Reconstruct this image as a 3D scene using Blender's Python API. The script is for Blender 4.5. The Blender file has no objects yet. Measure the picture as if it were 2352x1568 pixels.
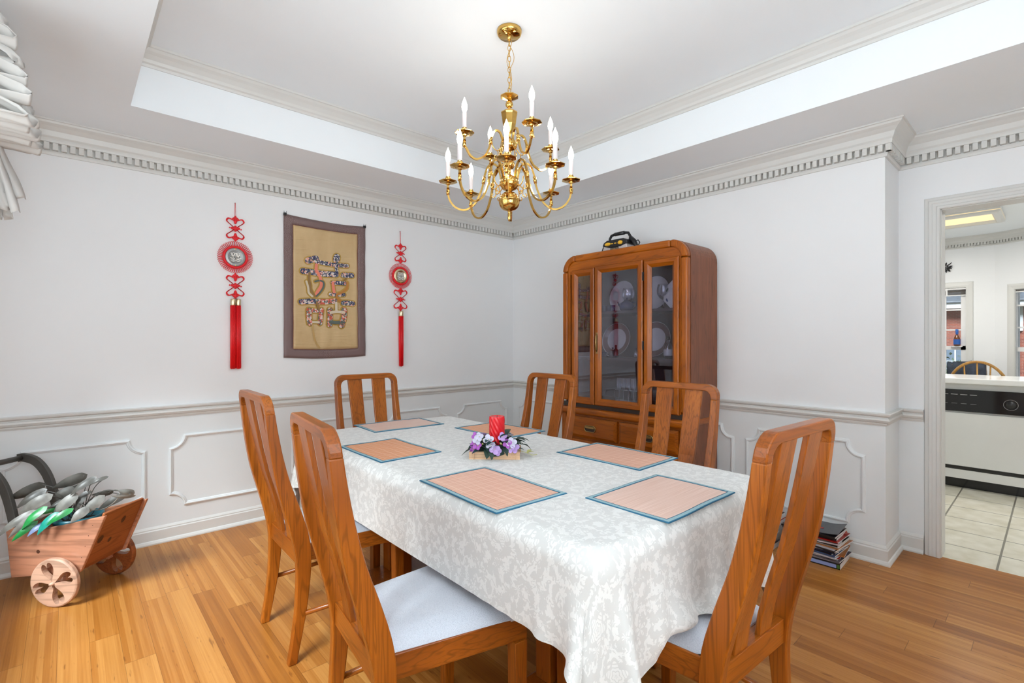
import bpy, bmesh, math, random
import numpy as np
from mathutils import Vector, Matrix, Euler
random.seed(7)
PI = math.pi
S = bpy.context.scene
COL = S.collection

# ------------------------------------------------------------------ camera
cam_d = bpy.data.cameras.new('camera'); cam = bpy.data.objects.new('camera', cam_d); COL.objects.link(cam)
cam_d.sensor_width = 36.0
cam_d.lens = 36.0*1131.64/2352.0
cam_d.shift_y = -0.001
cam_d.clip_start = 0.05
cam.location = (-3.3992, -3.7444, 1.255)
cam.rotation_euler = (PI/2, 0, math.radians(47.945-90))
S.camera = cam

# ------------------------------------------------------------------ view / world
S.view_settings.view_transform = 'Standard'
S.view_settings.look = 'None'
S.view_settings.gamma = 1.0
S.view_settings.use_curve_mapping = False
S.view_settings.exposure = 0.38
S.cycles.max_bounces = 10
S.cycles.diffuse_bounces = 7
S.cycles.glossy_bounces = 4
S.cycles.transparent_max_bounces = 16
S.cycles.sample_clamp_indirect = 6.0
S.cycles.caustics_reflective = False
S.cycles.caustics_refractive = False
W = bpy.data.worlds.new('world'); S.world = W; W.use_nodes = True
wn = W.node_tree.nodes; wl = W.node_tree.links; wn.clear()
wo = wn.new('ShaderNodeOutputWorld'); wb = wn.new('ShaderNodeBackground')
sky = wn.new('ShaderNodeTexSky'); sky.sky_type = 'HOSEK_WILKIE'; sky.turbidity = 4; sky.sun_direction = (-0.5, -0.6, 0.6)
mixs = wn.new('ShaderNodeMixRGB'); mixs.inputs[0].default_value = 0.75; mixs.inputs[2].default_value = (1, 1, 1, 1)
wl.new(sky.outputs[0], mixs.inputs[1]); wl.new(mixs.outputs[0], wb.inputs[0]); wb.inputs[1].default_value = 1.1
wl.new(wb.outputs[0], wo.inputs[0])

def area(name, loc, rot, sx, sy, power, color=(1, 1, 1)):
    l = bpy.data.lights.new(name, 'AREA'); l.shape = 'RECTANGLE'; l.size = sx; l.size_y = sy
    l.energy = power; l.color = color
    o = bpy.data.objects.new(name, l); COL.objects.link(o); o.location = loc; o.rotation_euler = rot
    return o
# daylight entering through the windows of the room (west, and an added south one) and of the kitchen
area('window_daylight', (-4.20, -2.05, 1.50), (0, math.radians(-72), 0), 1.5, 2.0, 30, (0.88, 0.95, 1.0))
area('window_daylight', (-2.85, -5.28, 1.5), (PI/2, 0, 0), 1.6, 1.7, 44, (0.90, 0.96, 1.0))  # light for the added south window, brightens the north wall
area('window_daylight', (4.9, -3.0, 1.35), (0, PI/2, 0), 1.4, 3.2, 40, (0.95, 0.97, 1.0))
area('kitchen_lamp_and_fill', (2.72, -2.80, 2.33), (0, 0, 0), .5, 1.15, 19, (1, .97, .92))
area('kitchen_lamp_and_fill', (1.6, -4.2, 2.36), (0, 0, 0), .5, 1.15, 12, (1, .98, .95))  # unseen extra light added to brighten the kitchen
area('fill_uplight', (-3.40, -4.45, 1.06), (PI, 0, 0), .30, .30, 62, (0.88, 0.96, 1.0))  # added uplight, fills in for light bounced off the ceiling
# hazy sun, falls through the west window and on the neighbouring house
sl = bpy.data.lights.new('sun', 'SUN'); sl.energy = 15; sl.angle = math.radians(22); sl.color = (.88, .96, 1.0)
so = bpy.data.objects.new('sun', sl); COL.objects.link(so)
so.rotation_euler = Vector((.85, .5, -1.05)).to_track_quat('-Z', 'Y').to_euler()
so.location = (-9, -7, 7)

# ------------------------------------------------------------------ material helpers
def hexc(r, g, b):
    f = lambda c: (c/255/12.92) if c/255 <= 0.04045 else ((c/255+0.055)/1.055)**2.4
    return (f(r), f(g), f(b), 1)
class NT:
    def __init__(s, name):
        s.m = bpy.data.materials.new(name); s.m.use_nodes = True
        s.t = s.m.node_tree; s.t.nodes.clear()
        s.out = s.n('ShaderNodeOutputMaterial'); s.p = s.n('ShaderNodeBsdfPrincipled')
        s.l(s.p.outputs[0], s.out.inputs[0])
    def n(s, k, **kw):
        x = s.t.nodes.new(k)
        for a, b in kw.items(): setattr(x, a, b)
        return x
    def l(s, a, b): s.t.links.new(a, b)
    def coord(s, scale=(1, 1, 1), rot=(0, 0, 0), kind='Object', rnd=False):
        c = s.n('ShaderNodeTexCoord'); mp = s.n('ShaderNodeMapping')
        src = c.outputs[kind]
        if rnd:
            oi = s.n('ShaderNodeObjectInfo'); ad = s.n('ShaderNodeVectorMath', operation='ADD')
            sc = s.n('ShaderNodeVectorMath', operation='SCALE'); sc.inputs['Scale'].default_value = 1.0
            cb = s.n('ShaderNodeCombineXYZ')
            mm = s.n('ShaderNodeMath', operation='MULTIPLY'); mm.inputs[1].default_value = 7.3; s.l(oi.outputs['Random'], mm.inputs[0])
            for i in range(3): s.l(mm.outputs[0], cb.inputs[i])
            s.l(src, ad.inputs[0]); s.l(cb.outputs[0], ad.inputs[1]); src = ad.outputs[0]
        s.l(src, mp.inputs[0]); mp.inputs['Scale'].default_value = scale; mp.inputs['Rotation'].default_value = rot
        return mp.outputs[0]
    def noise(s, v, scale=5, detail=3, rough=.5, dist=0):
        x = s.n('ShaderNodeTexNoise'); s.l(v, x.inputs['Vector'])
        x.inputs['Scale'].default_value = scale; x.inputs['Detail'].default_value = detail
        x.inputs['Roughness'].default_value = rough; x.inputs['Distortion'].default_value = dist
        return x
    def ramp(s, fac, stops, interp='LINEAR'):
        r = s.n('ShaderNodeValToRGB'); r.color_ramp.interpolation = interp
        el = r.color_ramp.elements
        while len(el) < len(stops): el.new(0.5)
        for e, (p, c) in zip(el, stops): e.position = p; e.color = c if len(c) == 4 else (*c, 1)
        s.l(fac, r.inputs[0]); return r.outputs[0]
    def mix(s, f, a, b, mode='MIX'):
        x = s.n('ShaderNodeMixRGB', blend_type=mode)
        for i, v in enumerate((f, a, b)):
            if hasattr(v, 'links'): s.l(v, x.inputs[i])
            elif i == 0: x.inputs[0].default_value = v
            else: x.inputs[i].default_value = v
        return x.outputs[0]
    def math(s, op, a, b=None, c=None):
        x = s.n('ShaderNodeMath', operation=op)
        for i, v in enumerate((a, b, c)):
            if v is None: continue
            if hasattr(v, 'links'): s.l(v, x.inputs[i])
            else: x.inputs[i].default_value = v
        return x.outputs[0]
    def bump(s, h, strength=.2, dist=.01):
        b = s.n('ShaderNodeBump'); s.l(h, b.inputs['Height']); b.inputs['Strength'].default_value = strength
        b.inputs['Distance'].default_value = dist; s.l(b.outputs[0], s.p.inputs['Normal'])
    def set(s, **kw):
        for k, v in kw.items():
            i = s.p.inputs[k.replace('_', ' ')]
            if hasattr(v, 'links'): s.l(v, i)
            else: i.default_value = v
        return s

def plain(name, col, rough=.5, metal=0, var=.04, vscale=6, bump=0, **kw):
    s = NT(name); v = s.coord()
    nz = s.noise(v, vscale, 3)
    d = tuple(c*(1-var*2) for c in col[:3])+(1,); u = tuple(min(1, c*(1+var)) for c in col[:3])+(1,)
    c = s.ramp(nz.outputs[0], [(.3, d), (.7, u)])
    s.set(Base_Color=c, Roughness=rough, Metallic=metal, **kw)
    if bump: s.bump(s.noise(v, 180, 2).outputs[0], bump, .002)
    return s.m

def wood(name, dark, mid, light, axis=2, rough=.3, freq=1.0, coat=.25, rnd=True):
    s = NT(name)
    sc = [9*freq]*3; sc[axis] = .75*freq
    v = s.coord(tuple(sc), rnd=rnd)
    big = s.noise(v, 1.0, 3, .5, .4)
    # growth rings: contour lines of a smooth stretched field
    ring = s.math('SINE', s.math('MULTIPLY', big.outputs[0], 95))
    rr = s.ramp(ring, [(.0, (0, 0, 0, 1)), (.72, (0, 0, 0, 1)), (1, (1, 1, 1, 1))])
    sc2 = [170*freq]*3; sc2[axis] = 4
    fine = s.noise(s.coord(tuple(sc2), rnd=rnd), 1, 2, .6)
    tone = s.noise(s.coord((3, 3, 3), rnd=rnd), 1, 1, .5)
    base = s.ramp(s.mix(.5, big.outputs[0], tone.outputs[0]), [(.30, dark), (.5, mid), (.70, light)])
    dk = tuple(x*.42 for x in mid[:3])+(1,)
    c = s.mix(s.math('MULTIPLY', rr, .50), base, dk)
    c = s.mix(s.ramp(fine.outputs[0], [(.36, (.45, .45, .45, 1)), (.50, (0, 0, 0, 1))]), c, dk)
    s.set(Base_Color=c, Roughness=rough, Coat_Weight=coat*.3, Coat_Roughness=.12, Specular_IOR_Level=.35)
    s.bump(fine.outputs[0], .10, .002)
    return s.m

def metal(name, col, rough=.2): return plain(name, col, rough, 1.0, .03)

M = {}
M['wall'] = plain('wall_paint', (.82, .835, .85, 1), .55, var=.008, vscale=2, bump=.05)
M['ceil'] = plain('ceiling_paint', (.85, .895, .93, 1), .7, var=.008, vscale=2, bump=.05)
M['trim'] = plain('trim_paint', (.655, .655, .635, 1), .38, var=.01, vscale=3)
M['wains'] = plain('wainscot_paint', (.76, .795, .81, 1), .42, var=.01, vscale=3)
CW = [hexc(118, 58, 12), hexc(146, 76, 16), hexc(170, 96, 26)]
M['chair'] = wood('oak_chair_wood', *CW, axis=2)
M['chair_x'] = wood('oak_rail_wood', *CW, axis=0)
M['chair_y'] = wood('oak_crest_wood', *CW, axis=1)
KW = [hexc(122, 58, 4), hexc(156, 80, 8), hexc(182, 100, 16)]
M['cab'] = wood('cabinet_oak', *KW, axis=2, rough=.33, rnd=False)
M['cab_y'] = wood('cabinet_oak_rail', *KW, axis=1, rough=.33, rnd=False)
M['cabside'] = wood('cabinet_veneer', hexc(112, 62, 38), hexc(128, 74, 46), hexc(146, 88, 58), axis=2, rough=.45, coat=.1, rnd=False)
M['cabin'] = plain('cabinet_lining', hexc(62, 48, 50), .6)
M['tablewood'] = wood('table_oak', *CW, axis=2)
M['brass'] = metal('polished_brass', (.66, .40, .11, 1), .10)
M['oldbrass'] = metal('aged_brass', (.38, .26, .11, 1), .3)
M['white_plastic'] = plain('white_candle_sleeve', (.60, .55, .56, 1), .4)
M['black'] = plain('black_plastic', (.012, .012, .014, 1), .35)
M['silver'] = plain('silver_plastic', (.62, .58, .58, 1), .35, .3)
M['yellow'] = plain('yellow_plastic', (.85, .48, .03, 1), .4)
M['red'] = plain('red_cord', (.72, .004, .012, 1), .55)
M['tassel'] = plain('red_silk_thread', (.80, .006, .012, 1), .4)
M['pewter'] = plain('pewter_medallion', (.36, .37, .37, 1), .45, .6)
M['goldcap'] = metal('gilded_cap', (.70, .58, .38, 1), .28)
M['china'] = plain('white_china', (.78, .76, .72, 1), .12, var=.02)
M['chinarim'] = plain('maroon_china_rim', (.16, .06, .055, 1), .15)
M['navy'] = plain('navy_glaze', (.035, .04, .10, 1), .12)
M['leather'] = plain('dark_leather', (.03, .018, .012, 1), .45)
M['paper'] = plain('paper_pages', (.72, .70, .67, 1), .6)

s = NT('bulb_glow'); s.set(Base_Color=(1, 1, 1, 1), Emission_Color=(1, .93, .82, 1), Emission_Strength=14.0); M['bulb'] = s.m

def glass(name, tint=(1, 1, 1, 1), refl=.06, rough=.0):
    s = NT(name); s.t.nodes.remove(s.p)
    tr = s.n('ShaderNodeBsdfTransparent'); tr.inputs[0].default_value = tint
    gl = s.n('ShaderNodeBsdfGlossy'); gl.inputs['Roughness'].default_value = rough; gl.inputs[0].default_value = (1, 1, 1, 1)
    lw = s.n('ShaderNodeLayerWeight'); lw.inputs[0].default_value = .35
    f = s.math('ADD', s.math('MULTIPLY', lw.outputs['Fresnel'], .5), refl)
    mx = s.n('ShaderNodeMixShader'); s.l(f, mx.inputs[0]); s.l(tr.outputs[0], mx.inputs[1]); s.l(gl.outputs[0], mx.inputs[2])
    s.l(mx.outputs[0], s.out.inputs[0]); return s.m
M['glass'] = glass('cabinet_glass', (.84, .84, .92, 1), .02)
M['winglass'] = glass('window_glass', (.97, .98, .98, 1), .03)
M['kitglass'] = glass('dimming_window_glass', (.60, .62, .64, 1), .03)  # dark tint added to the glass to dim the bright outdoors
M['crystal'] = glass('clear_glassware', (.88, .90, .94, 1), .16, .03)

def floor_mat():
    s = NT('bamboo_floor'); v = s.coord()
    sp = s.n('ShaderNodeSeparateXYZ'); s.l(v, sp.inputs[0])
    PW, PL = .098, .96
    row = s.math('FLOOR', s.math('DIVIDE', sp.outputs[0], PW))
    wnz = s.n('ShaderNodeTexWhiteNoise', noise_dimensions='1D'); s.l(row, wnz.inputs['W'])
    yy = s.math('DIVIDE', s.math('ADD', sp.outputs[1], s.math('MULTIPLY', wnz.outputs['Value'], PL)), PL)
    pid = s.math('FLOOR', yy)
    cb = s.n('ShaderNodeCombineXYZ'); s.l(row, cb.inputs[0]); s.l(pid, cb.inputs[1])
    w2 = s.n('ShaderNodeTexWhiteNoise', noise_dimensions='2D'); s.l(cb.outputs[0], w2.inputs['Vector'])
    # bamboo strips inside a plank
    strip = s.math('FLOOR', s.math('DIVIDE', sp.outputs[0], PW/5))
    cs = s.n('ShaderNodeCombineXYZ'); s.l(strip, cs.inputs[0]); s.l(pid, cs.inputs[1])
    w3 = s.n('ShaderNodeTexWhiteNoise', noise_dimensions='2D'); s.l(cs.outputs[0], w3.inputs['Vector'])
    st = s.noise(s.coord((160, 2.2, 1)), 1, 3, .6)
    kn = s.noise(s.coord((55, 9, 1)), 1, 2, .5)
    f = s.math('ADD', s.math('MULTIPLY', w2.outputs['Value'], .26), s.math('ADD', s.math('MULTIPLY', w3.outputs['Value'], .20), s.math('ADD', .13, s.math('MULTIPLY', st.outputs[0], .34))))
    c = s.ramp(f, [(.18, hexc(116, 66, 22)), (.5, hexc(156, 98, 40)), (.85, hexc(192, 138, 74))])
    c = s.mix(s.ramp(kn.outputs[0], [(.66, (0, 0, 0, 1)), (.74, (.55, .55, .55, 1))]), c, hexc(92, 46, 18))
    # seams
    fx = s.math('FRACT', s.math('DIVIDE', sp.outputs[0], PW)); fy = s.math('FRACT', yy)
    ex = s.math('LESS_THAN', s.math('MINIMUM', fx, s.math('SUBTRACT', 1.0, fx)), .007)
    ey = s.math('LESS_THAN', s.math('MINIMUM', fy, s.math('SUBTRACT', 1.0, fy)), .0012)
    c = s.mix(s.math('MULTIPLY', s.math('MAXIMUM', ex, ey), .55), c, hexc(70, 36, 14))
    s.set(Base_Color=c, Roughness=.30, Specular_IOR_Level=.22)
    s.bump(st.outputs[0], .04, .002)
    return s.m
M['floor'] = floor_mat()

def tile_mat():
    s = NT('kitchen_tile'); v = s.coord((1, 1, 1), (0, 0, PI/2))
    b = s.n('ShaderNodeTexBrick'); s.l(v, b.inputs['Vector']); b.offset = 0
    b.inputs['Scale'].default_value = 1; b.inputs['Brick Width'].default_value = .32; b.inputs['Row Height'].default_value = .32
    b.inputs['Mortar Size'].default_value = .006; b.inputs['Mortar Smooth'].default_value = .3
    nz = s.noise(s.coord(), 9, 4)
    t = s.ramp(nz.outputs[0], [(.3, hexc(196, 190, 168)), (.7, hexc(222, 218, 204))])
    s.l(t, b.inputs['Color1']); s.l(t, b.inputs['Color2']); b.inputs['Mortar'].default_value = hexc(120, 116, 104)
    s.set(Base_Color=b.outputs[0], Roughness=.3); s.bump(b.outputs['Fac'], -.3, .002); return s.m
M['tile'] = tile_mat()

def brick_mat():
    s = NT('red_brick'); v = s.coord((1, 1, 1), (PI/2, 0, PI/2))
    sp = s.n('ShaderNodeSeparateXYZ'); c0 = s.n('ShaderNodeTexCoord'); s.l(c0.outputs['Object'], sp.inputs[0])
    cb = s.n('ShaderNodeCombineXYZ'); s.l(s.math('ADD', sp.outputs[1], sp.outputs[0]), cb.inputs[0]); s.l(sp.outputs[2], cb.inputs[1])
    b = s.n('ShaderNodeTexBrick'); s.l(cb.outputs[0], b.inputs['Vector'])
    b.inputs['Scale'].default_value = 1; b.inputs['Brick Width'].default_value = .13; b.inputs['Row Height'].default_value = .045
    b.inputs['Mortar Size'].default_value = .005; b.inputs['Bias'].default_value = -.1
    b.inputs['Color1'].default_value = hexc(168, 84, 62); b.inputs['Color2'].default_value = hexc(128, 60, 46); b.inputs['Mortar'].default_value = hexc(170, 140, 125)
    s.set(Base_Color=b.outputs[0], Roughness=.9); return s.m
M['brick'] = brick_mat()
M['roof'] = plain('asphalt_shingles', hexc(100, 104, 110), .9, var=.15, vscale=12)
M['ext_white'] = plain('exterior_white_trim', (.8, .8, .8, 1), .5)
M['lawn'] = plain('grass_ground', hexc(84, 88, 66), .95, var=.2)
M['bush'] = plain('evergreen_leaves', hexc(96, 116, 78), .8, var=.3, vscale=9)

def fabric_seat():
    s = NT('pale_woven_upholstery'); v = s.coord((1, 1, 1), rnd=True)
    vo = s.n('ShaderNodeTexVoronoi'); s.l(v, vo.inputs['Vector']); vo.inputs['Scale'].default_value = 430
    nz = s.noise(v, 520, 2)
    c = s.ramp(vo.outputs['Distance'], [(.0, hexc(206, 211, 220)), (.9, hexc(182, 188, 200))])
    s.set(Base_Color=c, Roughness=.9, Sheen_Weight=.3)
    s.bump(s.mix(.5, vo.outputs['Distance'], nz.outputs[0]), .5, .003); return s.m
M['seat'] = fabric_seat()

def brocade():
    s = NT('white_brocade_cloth')
    c0 = s.n('ShaderNodeTexCoord'); uv = c0.outputs['UV']
    mp = s.n('ShaderNodeMapping'); s.l(uv, mp.inputs[0])
    d = s.noise(mp.outputs[0], 7, 2); 
    wv = s.n('ShaderNodeVectorMath', operation='ADD'); sc = s.n('ShaderNodeVectorMath', operation='SCALE'); sc.inputs['Scale'].default_value = .10
    s.l(d.outputs['Color'], sc.inputs[0]); s.l(mp.outputs[0], wv.inputs[0]); s.l(sc.outputs[0], wv.inputs[1])
    vo = s.n('ShaderNodeTexVoronoi', feature='F1'); s.l(mp.outputs[0], vo.inputs['Vector']); vo.inputs['Scale'].default_value = 10.5; vo.inputs['Randomness'].default_value = .75
    df = s.n('ShaderNodeVectorMath', operation='SUBTRACT'); s.l(mp.outputs[0], df.inputs[0]); s.l(vo.outputs['Position'], df.inputs[1])
    sp0 = s.n('ShaderNodeSeparateXYZ'); s.l(df.outputs[0], sp0.inputs[0])
    sc1 = s.n('ShaderNodeSeparateXYZ'); s.l(vo.outputs['Color'], sc1.inputs[0])
    ang = s.math('ADD', s.math('ARCTAN2', sp0.outputs[1], sp0.outputs[0]), s.math('MULTIPLY', sc1.outputs[0], 6.28))
    lenx = s.n('ShaderNodeVectorMath', operation='LENGTH'); s.l(df.outputs[0], lenx.inputs[0]); L_ = lenx.outputs['Value']
    pet = s.math('MULTIPLY', s.math('ADD', .80, s.math('MULTIPLY', s.math('COSINE', s.math('MULTIPLY', ang, 5)), .20)), .030)
    flower = s.math('LESS_THAN', L_, pet)
    veins = s.math('GREATER_THAN', s.math('SINE', s.math('ADD', s.math('MULTIPLY', L_, 900), s.math('MULTIPLY', s.math('COSINE', s.math('MULTIPLY', ang, 5)), 1.5))), -.62)
    flower_f = s.math('MULTIPLY', flower, veins)
    # spiral vines and leaves around every flower
    spir = s.math('SINE', s.math('ADD', s.math('MULTIPLY', ang, 3), s.math('MULTIPLY', L_, 150)))
    lf = s.noise(wv.outputs[0], 78, 2, .5, 1.0)
    vine = s.math('GREATER_THAN', s.math('ADD', s.math('MULTIPLY', spir, .11), lf.outputs[0]), .53)
    halo = s.math('GREATER_THAN', L_, s.math('ADD', pet, .007))
    pat = s.math('MAXIMUM', flower_f, s.math('MULTIPLY', vine, halo))
    wf = s.noise(mp.outputs[0], 600, 1)
    c = s.mix(pat, hexc(199, 200, 198), hexc(217, 218, 216))
    s.set(Base_Color=c, Roughness=s.ramp(pat, [(0, (.55, .55, .55, 1)), (1, (.75, .75, .75, 1))]), Sheen_Weight=.25)
    # pressed fold creases running along the cloth, a few straight lines
    sp = s.n('ShaderNodeSeparateXYZ'); s.l(uv, sp.inputs[0])
    h = s.math('ADD', s.math('MULTIPLY', pat, .35), s.math('MULTIPLY', wf.outputs[0], .25))
    fr = s.math('ABSOLUTE', s.math('SUBTRACT', s.math('FRACT', s.math('MULTIPLY', s.math('ADD', sp.outputs[0], .13), 3.6)), .5))
    fr2 = s.math('ABSOLUTE', s.math('SUBTRACT', s.math('FRACT', s.math('MULTIPLY', sp.outputs[1], 1.35)), .5))
    crease = s.math('MULTIPLY', s.math('LESS_THAN', s.math('MINIMUM', fr, fr2), .014), 1.3)
    s.bump(s.math('ADD', h, crease), .28, .003)
    return s.m
M['cloth'] = brocade()

def bamboo_mat(axis, c1, c2, grid=True):
    s = NT('woven_bamboo'); sc = [3, 3, 3]; sc[1-axis] = 330
    v = s.coord(tuple(sc)); nz = s.noise(v, 1, 2, .7)
    c = s.ramp(nz.outputs[0], [(.3, c1), (.7, c2)])
    sp = s.n('ShaderNodeSeparateXYZ'); c0 = s.n('ShaderNodeTexCoord'); s.l(c0.outputs['Object'], sp.inputs[0])
    if grid:
        g = [s.math('LESS_THAN', s.math('FRACT', s.math('DIVIDE', s.math('ADD', sp.outputs[i], .5), .036)), .06) for i in (0, 1)]
        c = s.mix(s.math('MULTIPLY', s.math('MAXIMUM', g[0], g[1]), .6), c, hexc(240, 214, 198))
    s.set(Base_Color=c, Roughness=.45); s.bump(nz.outputs[0], .35, .002); return s.m
PEACH = (hexc(204, 150, 126), hexc(230, 188, 166))
PALE = (hexc(208, 172, 156), hexc(230, 204, 192))
ORNG = (hexc(204, 132, 90), hexc(228, 168, 126))
M['matborder'] = plain('teal_cloth_binding', hexc(140, 172, 180), .7, var=.05, vscale=200)
M['matedge'] = plain('dark_teal_stitching', hexc(24, 92, 122), .7)

# ------------------------------------------------------------------ mesh helpers
def link(name, me, mats, parent=None, smooth=False):
    o = bpy.data.objects.new(name, me); COL.objects.link(o)
    for m in (mats if isinstance(mats, (list, tuple)) else [mats]): me.materials.append(m)
    if parent is not None: o.parent = parent
    if smooth:
        for p in me.polygons: p.use_smooth = True
    return o
class B:
    """collects geometry that becomes one mesh"""
    def __init__(s): s.v = []; s.f = []; s.mi = []; s.sm = []; s.cm = 0; s.cs = False
    def mat(s, i): s.cm = i; return s
    def add(s, vs, fs, T=None, smooth=None):
        b = len(s.v)
        if T is not None: vs = [T @ Vector(v) for v in vs]
        s.v += [tuple(v) for v in vs]
        for f in fs: s.f.append(tuple(i+b for i in f)); s.mi.append(s.cm); s.sm.append(s.cs if smooth is None else smooth)
        return s
    def box(s, x0, x1, y0, y1, z0, z1, T=None):
        vs = [(x0, y0, z0), (x1, y0, z0), (x1, y1, z0), (x0, y1, z0), (x0, y0, z1), (x1, y0, z1), (x1, y1, z1), (x0, y1, z1)]
        return s.add(vs, [(0, 3, 2, 1), (4, 5, 6, 7), (0, 1, 5, 4), (1, 2, 6, 5), (2, 3, 7, 6), (3, 0, 4, 7)], T)
    def quad(s, a, b, c, d): return s.add([a, b, c, d], [(0, 1, 2, 3)])
    def prism(s, poly, d0, d1, axes='xy', T=None, smooth=False):
        n = len(poly); vs = []
        for d in (d0, d1):
            for a, b in poly:
                vs.append({'xy': (a, b, d), 'xz': (a, d, b), 'yz': (d, a, b)}[axes])
        fs = [tuple(range(n))[::-1], tuple(range(n, 2*n))]
        s.add(vs, fs, T, False)
        bb = len(s.v)-2*n
        for i in range(n):
            j = (i+1) % n; s.f.append((bb+i, bb+j, bb+n+j, bb+n+i)); s.mi.append(s.cm); s.sm.append(smooth)
        return s
    def lathe(s, prof, n=24, T=None, smooth=True, flat_oct=False):
        vs = []; fs = []
        for k in range(n):
            a = 2*PI*(k+.5)/n
            for r, z in prof: vs.append((max(r, 1e-5)*math.cos(a), max(r, 1e-5)*math.sin(a), z))
        m = len(prof)
        for k in range(n):
            q = (k+1) % n
            for i in range(m-1): fs.append((k*m+i, q*m+i, q*m+i+1, k*m+i+1))
        return s.add(vs, fs, T, smooth)
    def tube(s, pts, r, n=8, closed=False, caps=True, T=None, smooth=True, phase=0, up=None):
        pts = [Vector(p) for p in pts]; m = len(pts)
        rr = r if isinstance(r, (list, tuple)) else [r]*m
        tang = []
        for i in range(m):
            if closed: t = pts[(i+1) % m]-pts[i-1]
            else: t = pts[min(i+1, m-1)]-pts[max(i-1, 0)]
            tang.append(t.normalized() if t.length > 1e-9 else Vector((0, 0, 1)))
        u = Vector(up) if up else (Vector((0, 0, 1)) if abs(tang[0].z) < .9 else Vector((1, 0, 0)))
        vs = []
        for i in range(m):
            t = tang[i]; u = (u-t*u.dot(t))
            if u.length < 1e-6: u = t.orthogonal()
            u.normalize(); w = t.cross(u)
            for k in range(n):
                a = 2*PI*k/n+phase; vs.append(pts[i]+(u*math.cos(a)+w*math.sin(a))*rr[i])
        fs = []
        for i in range(m if closed else m-1):
            j = (i+1) % m
            for k in range(n):
                q = (k+1) % n; fs.append((i*n+k, i*n+q, j*n+q, j*n+k))
        if caps and not closed: fs += [tuple(range(n))[::-1], tuple((m-1)*n+k for k in range(n))]
        return s.add(vs, fs, T, smooth)
    def sweep(s, path, nrm, prof, closed=False, capends=True, pclosed=True):
        """mitred moulding: prof = [(a, b)], a along tangent x nrm, b along nrm"""
        path = [Vector(p) for p in path]; N = Vector(nrm); m = len(path); rings = []
        for i in range(m):
            tp = (path[i]-path[i-1]).normalized() if (i > 0 or closed) else None
            tn = (path[(i+1) % m]-path[i]).normalized() if (i < m-1 or closed) else None
            sp = tp.cross(N) if tp else tn.cross(N); sn = tn.cross(N) if tn else sp
            h = (sp+sn); h.normalize(); h = h/max(.3, h.dot(sp))
            rings.append([path[i]+h*a+N*b for a, b in prof])
        k = len(prof); vs = [v for r in rings for v in r]; fs = []
        for i in range(m if closed else m-1):
            j = (i+1) % m
            for q in range(k if pclosed else k-1):
                w = (q+1) % k; fs.append((i*k+q, i*k+w, j*k+w, j*k+q))
        if not closed and capends and pclosed: fs += [tuple(range(k)), tuple((m-1)*k+q for q in range(k))[::-1]]
        return s.add(vs, fs)
    def sphere(s, c, r, n=12, sc=(1, 1, 1), T=None):
        prof = [(math.sin(PI*i/n)*r, -math.cos(PI*i/n)*r) for i in range(n+1)]
        TT = Matrix.Translation(Vector(c)) @ Matrix.Diagonal((*sc, 1))
        return s.lathe(prof, max(8, n), (T @ TT) if T is not None else TT)
    def build(s, name, mats, parent=None, bevel=0, seg=2, sub=0, fix=True):
        me = bpy.data.meshes.new(name); me.from_pydata(s.v, [], s.f); 
        me.polygons.foreach_set('material_index', s.mi); me.polygons.foreach_set('use_smooth', s.sm)
        if fix:
            bm = bmesh.new(); bm.from_mesh(me); bmesh.ops.remove_doubles(bm, verts=bm.verts, dist=1e-6)
            bmesh.ops.recalc_face_normals(bm, faces=bm.faces); bm.to_mesh(me); bm.free()
        me.update()
        o = link(name, me, mats, parent)
        if bevel:
            b = o.modifiers.new('bevel', 'BEVEL'); b.width = bevel; b.segments = seg; b.limit_method = 'ANGLE'; b.angle_limit = math.radians(35)
        if sub:
            u = o.modifiers.new('sub', 'SUBSURF'); u.levels = sub; u.render_levels = sub
        return o
def tag(o, label=None, cat=None, group=None, kind=None):
    if label: o['label'] = label
    if cat: o['category'] = cat
    if group: o['group'] = group
    if kind: o['kind'] = kind
    return o
def empty(name, loc=(0, 0, 0), rz=0, label=None, cat=None, group=None):
    o = bpy.data.objects.new(name, None); COL.objects.link(o); o.location = loc; o.rotation_euler = (0, 0, rz)
    o.empty_display_size = .1
    return tag(o, label, cat, group)
def copy_tree(o, parent=None):
    c = o.copy(); COL.objects.link(c)
    if parent is not None: c.parent = parent
    for ch in [x for x in KIDS.get(o.name, [])] : copy_tree(ch, c)
    return c
KIDS = {}
def snapshot():
    KIDS.clear()
    for x in COL.objects:
        if x.parent: KIDS.setdefault(x.parent.name, []).append(x)
def arc(cx, cy, r, a0, a1, n=8): return [(cx+r*math.cos(math.radians(a0+(a1-a0)*i/n)), cy+r*math.sin(math.radians(a0+(a1-a0)*i/n))) for i in range(n+1)]
def rrect(x0, x1, y0, y1, r, n=6):
    return arc(x1-r, y1-r, r, 0, 90, n)+arc(x0+r, y1-r, r, 90, 180, n)+arc(x0+r, y0+r, r, 180, 270, n)+arc(x1-r, y0+r, r, 270, 360, n)
def text(name, body, size, mat, M4, parent=None, extrude=.0006, align='CENTER'):
    cu = bpy.data.curves.new(name, 'FONT'); cu.body = body; cu.size = size; cu.extrude = extrude; cu.align_x = align; cu.align_y = 'CENTER'
    tmp = bpy.data.objects.new(name, cu); COL.objects.link(tmp)
    dg = bpy.context.evaluated_depsgraph_get(); me = bpy.data.meshes.new_from_object(tmp.evaluated_get(dg))
    bpy.data.objects.remove(tmp); me.materials.clear(); me.transform(M4)
    return link(name, me, mat, parent)
def frame_M(origin, right, up):
    r = Vector(right).normalized(); u = Vector(up).normalized(); n = r.cross(u)
    m = Matrix((r, u, n)).transposed().to_4x4(); m.translation = Vector(origin); return m

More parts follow.
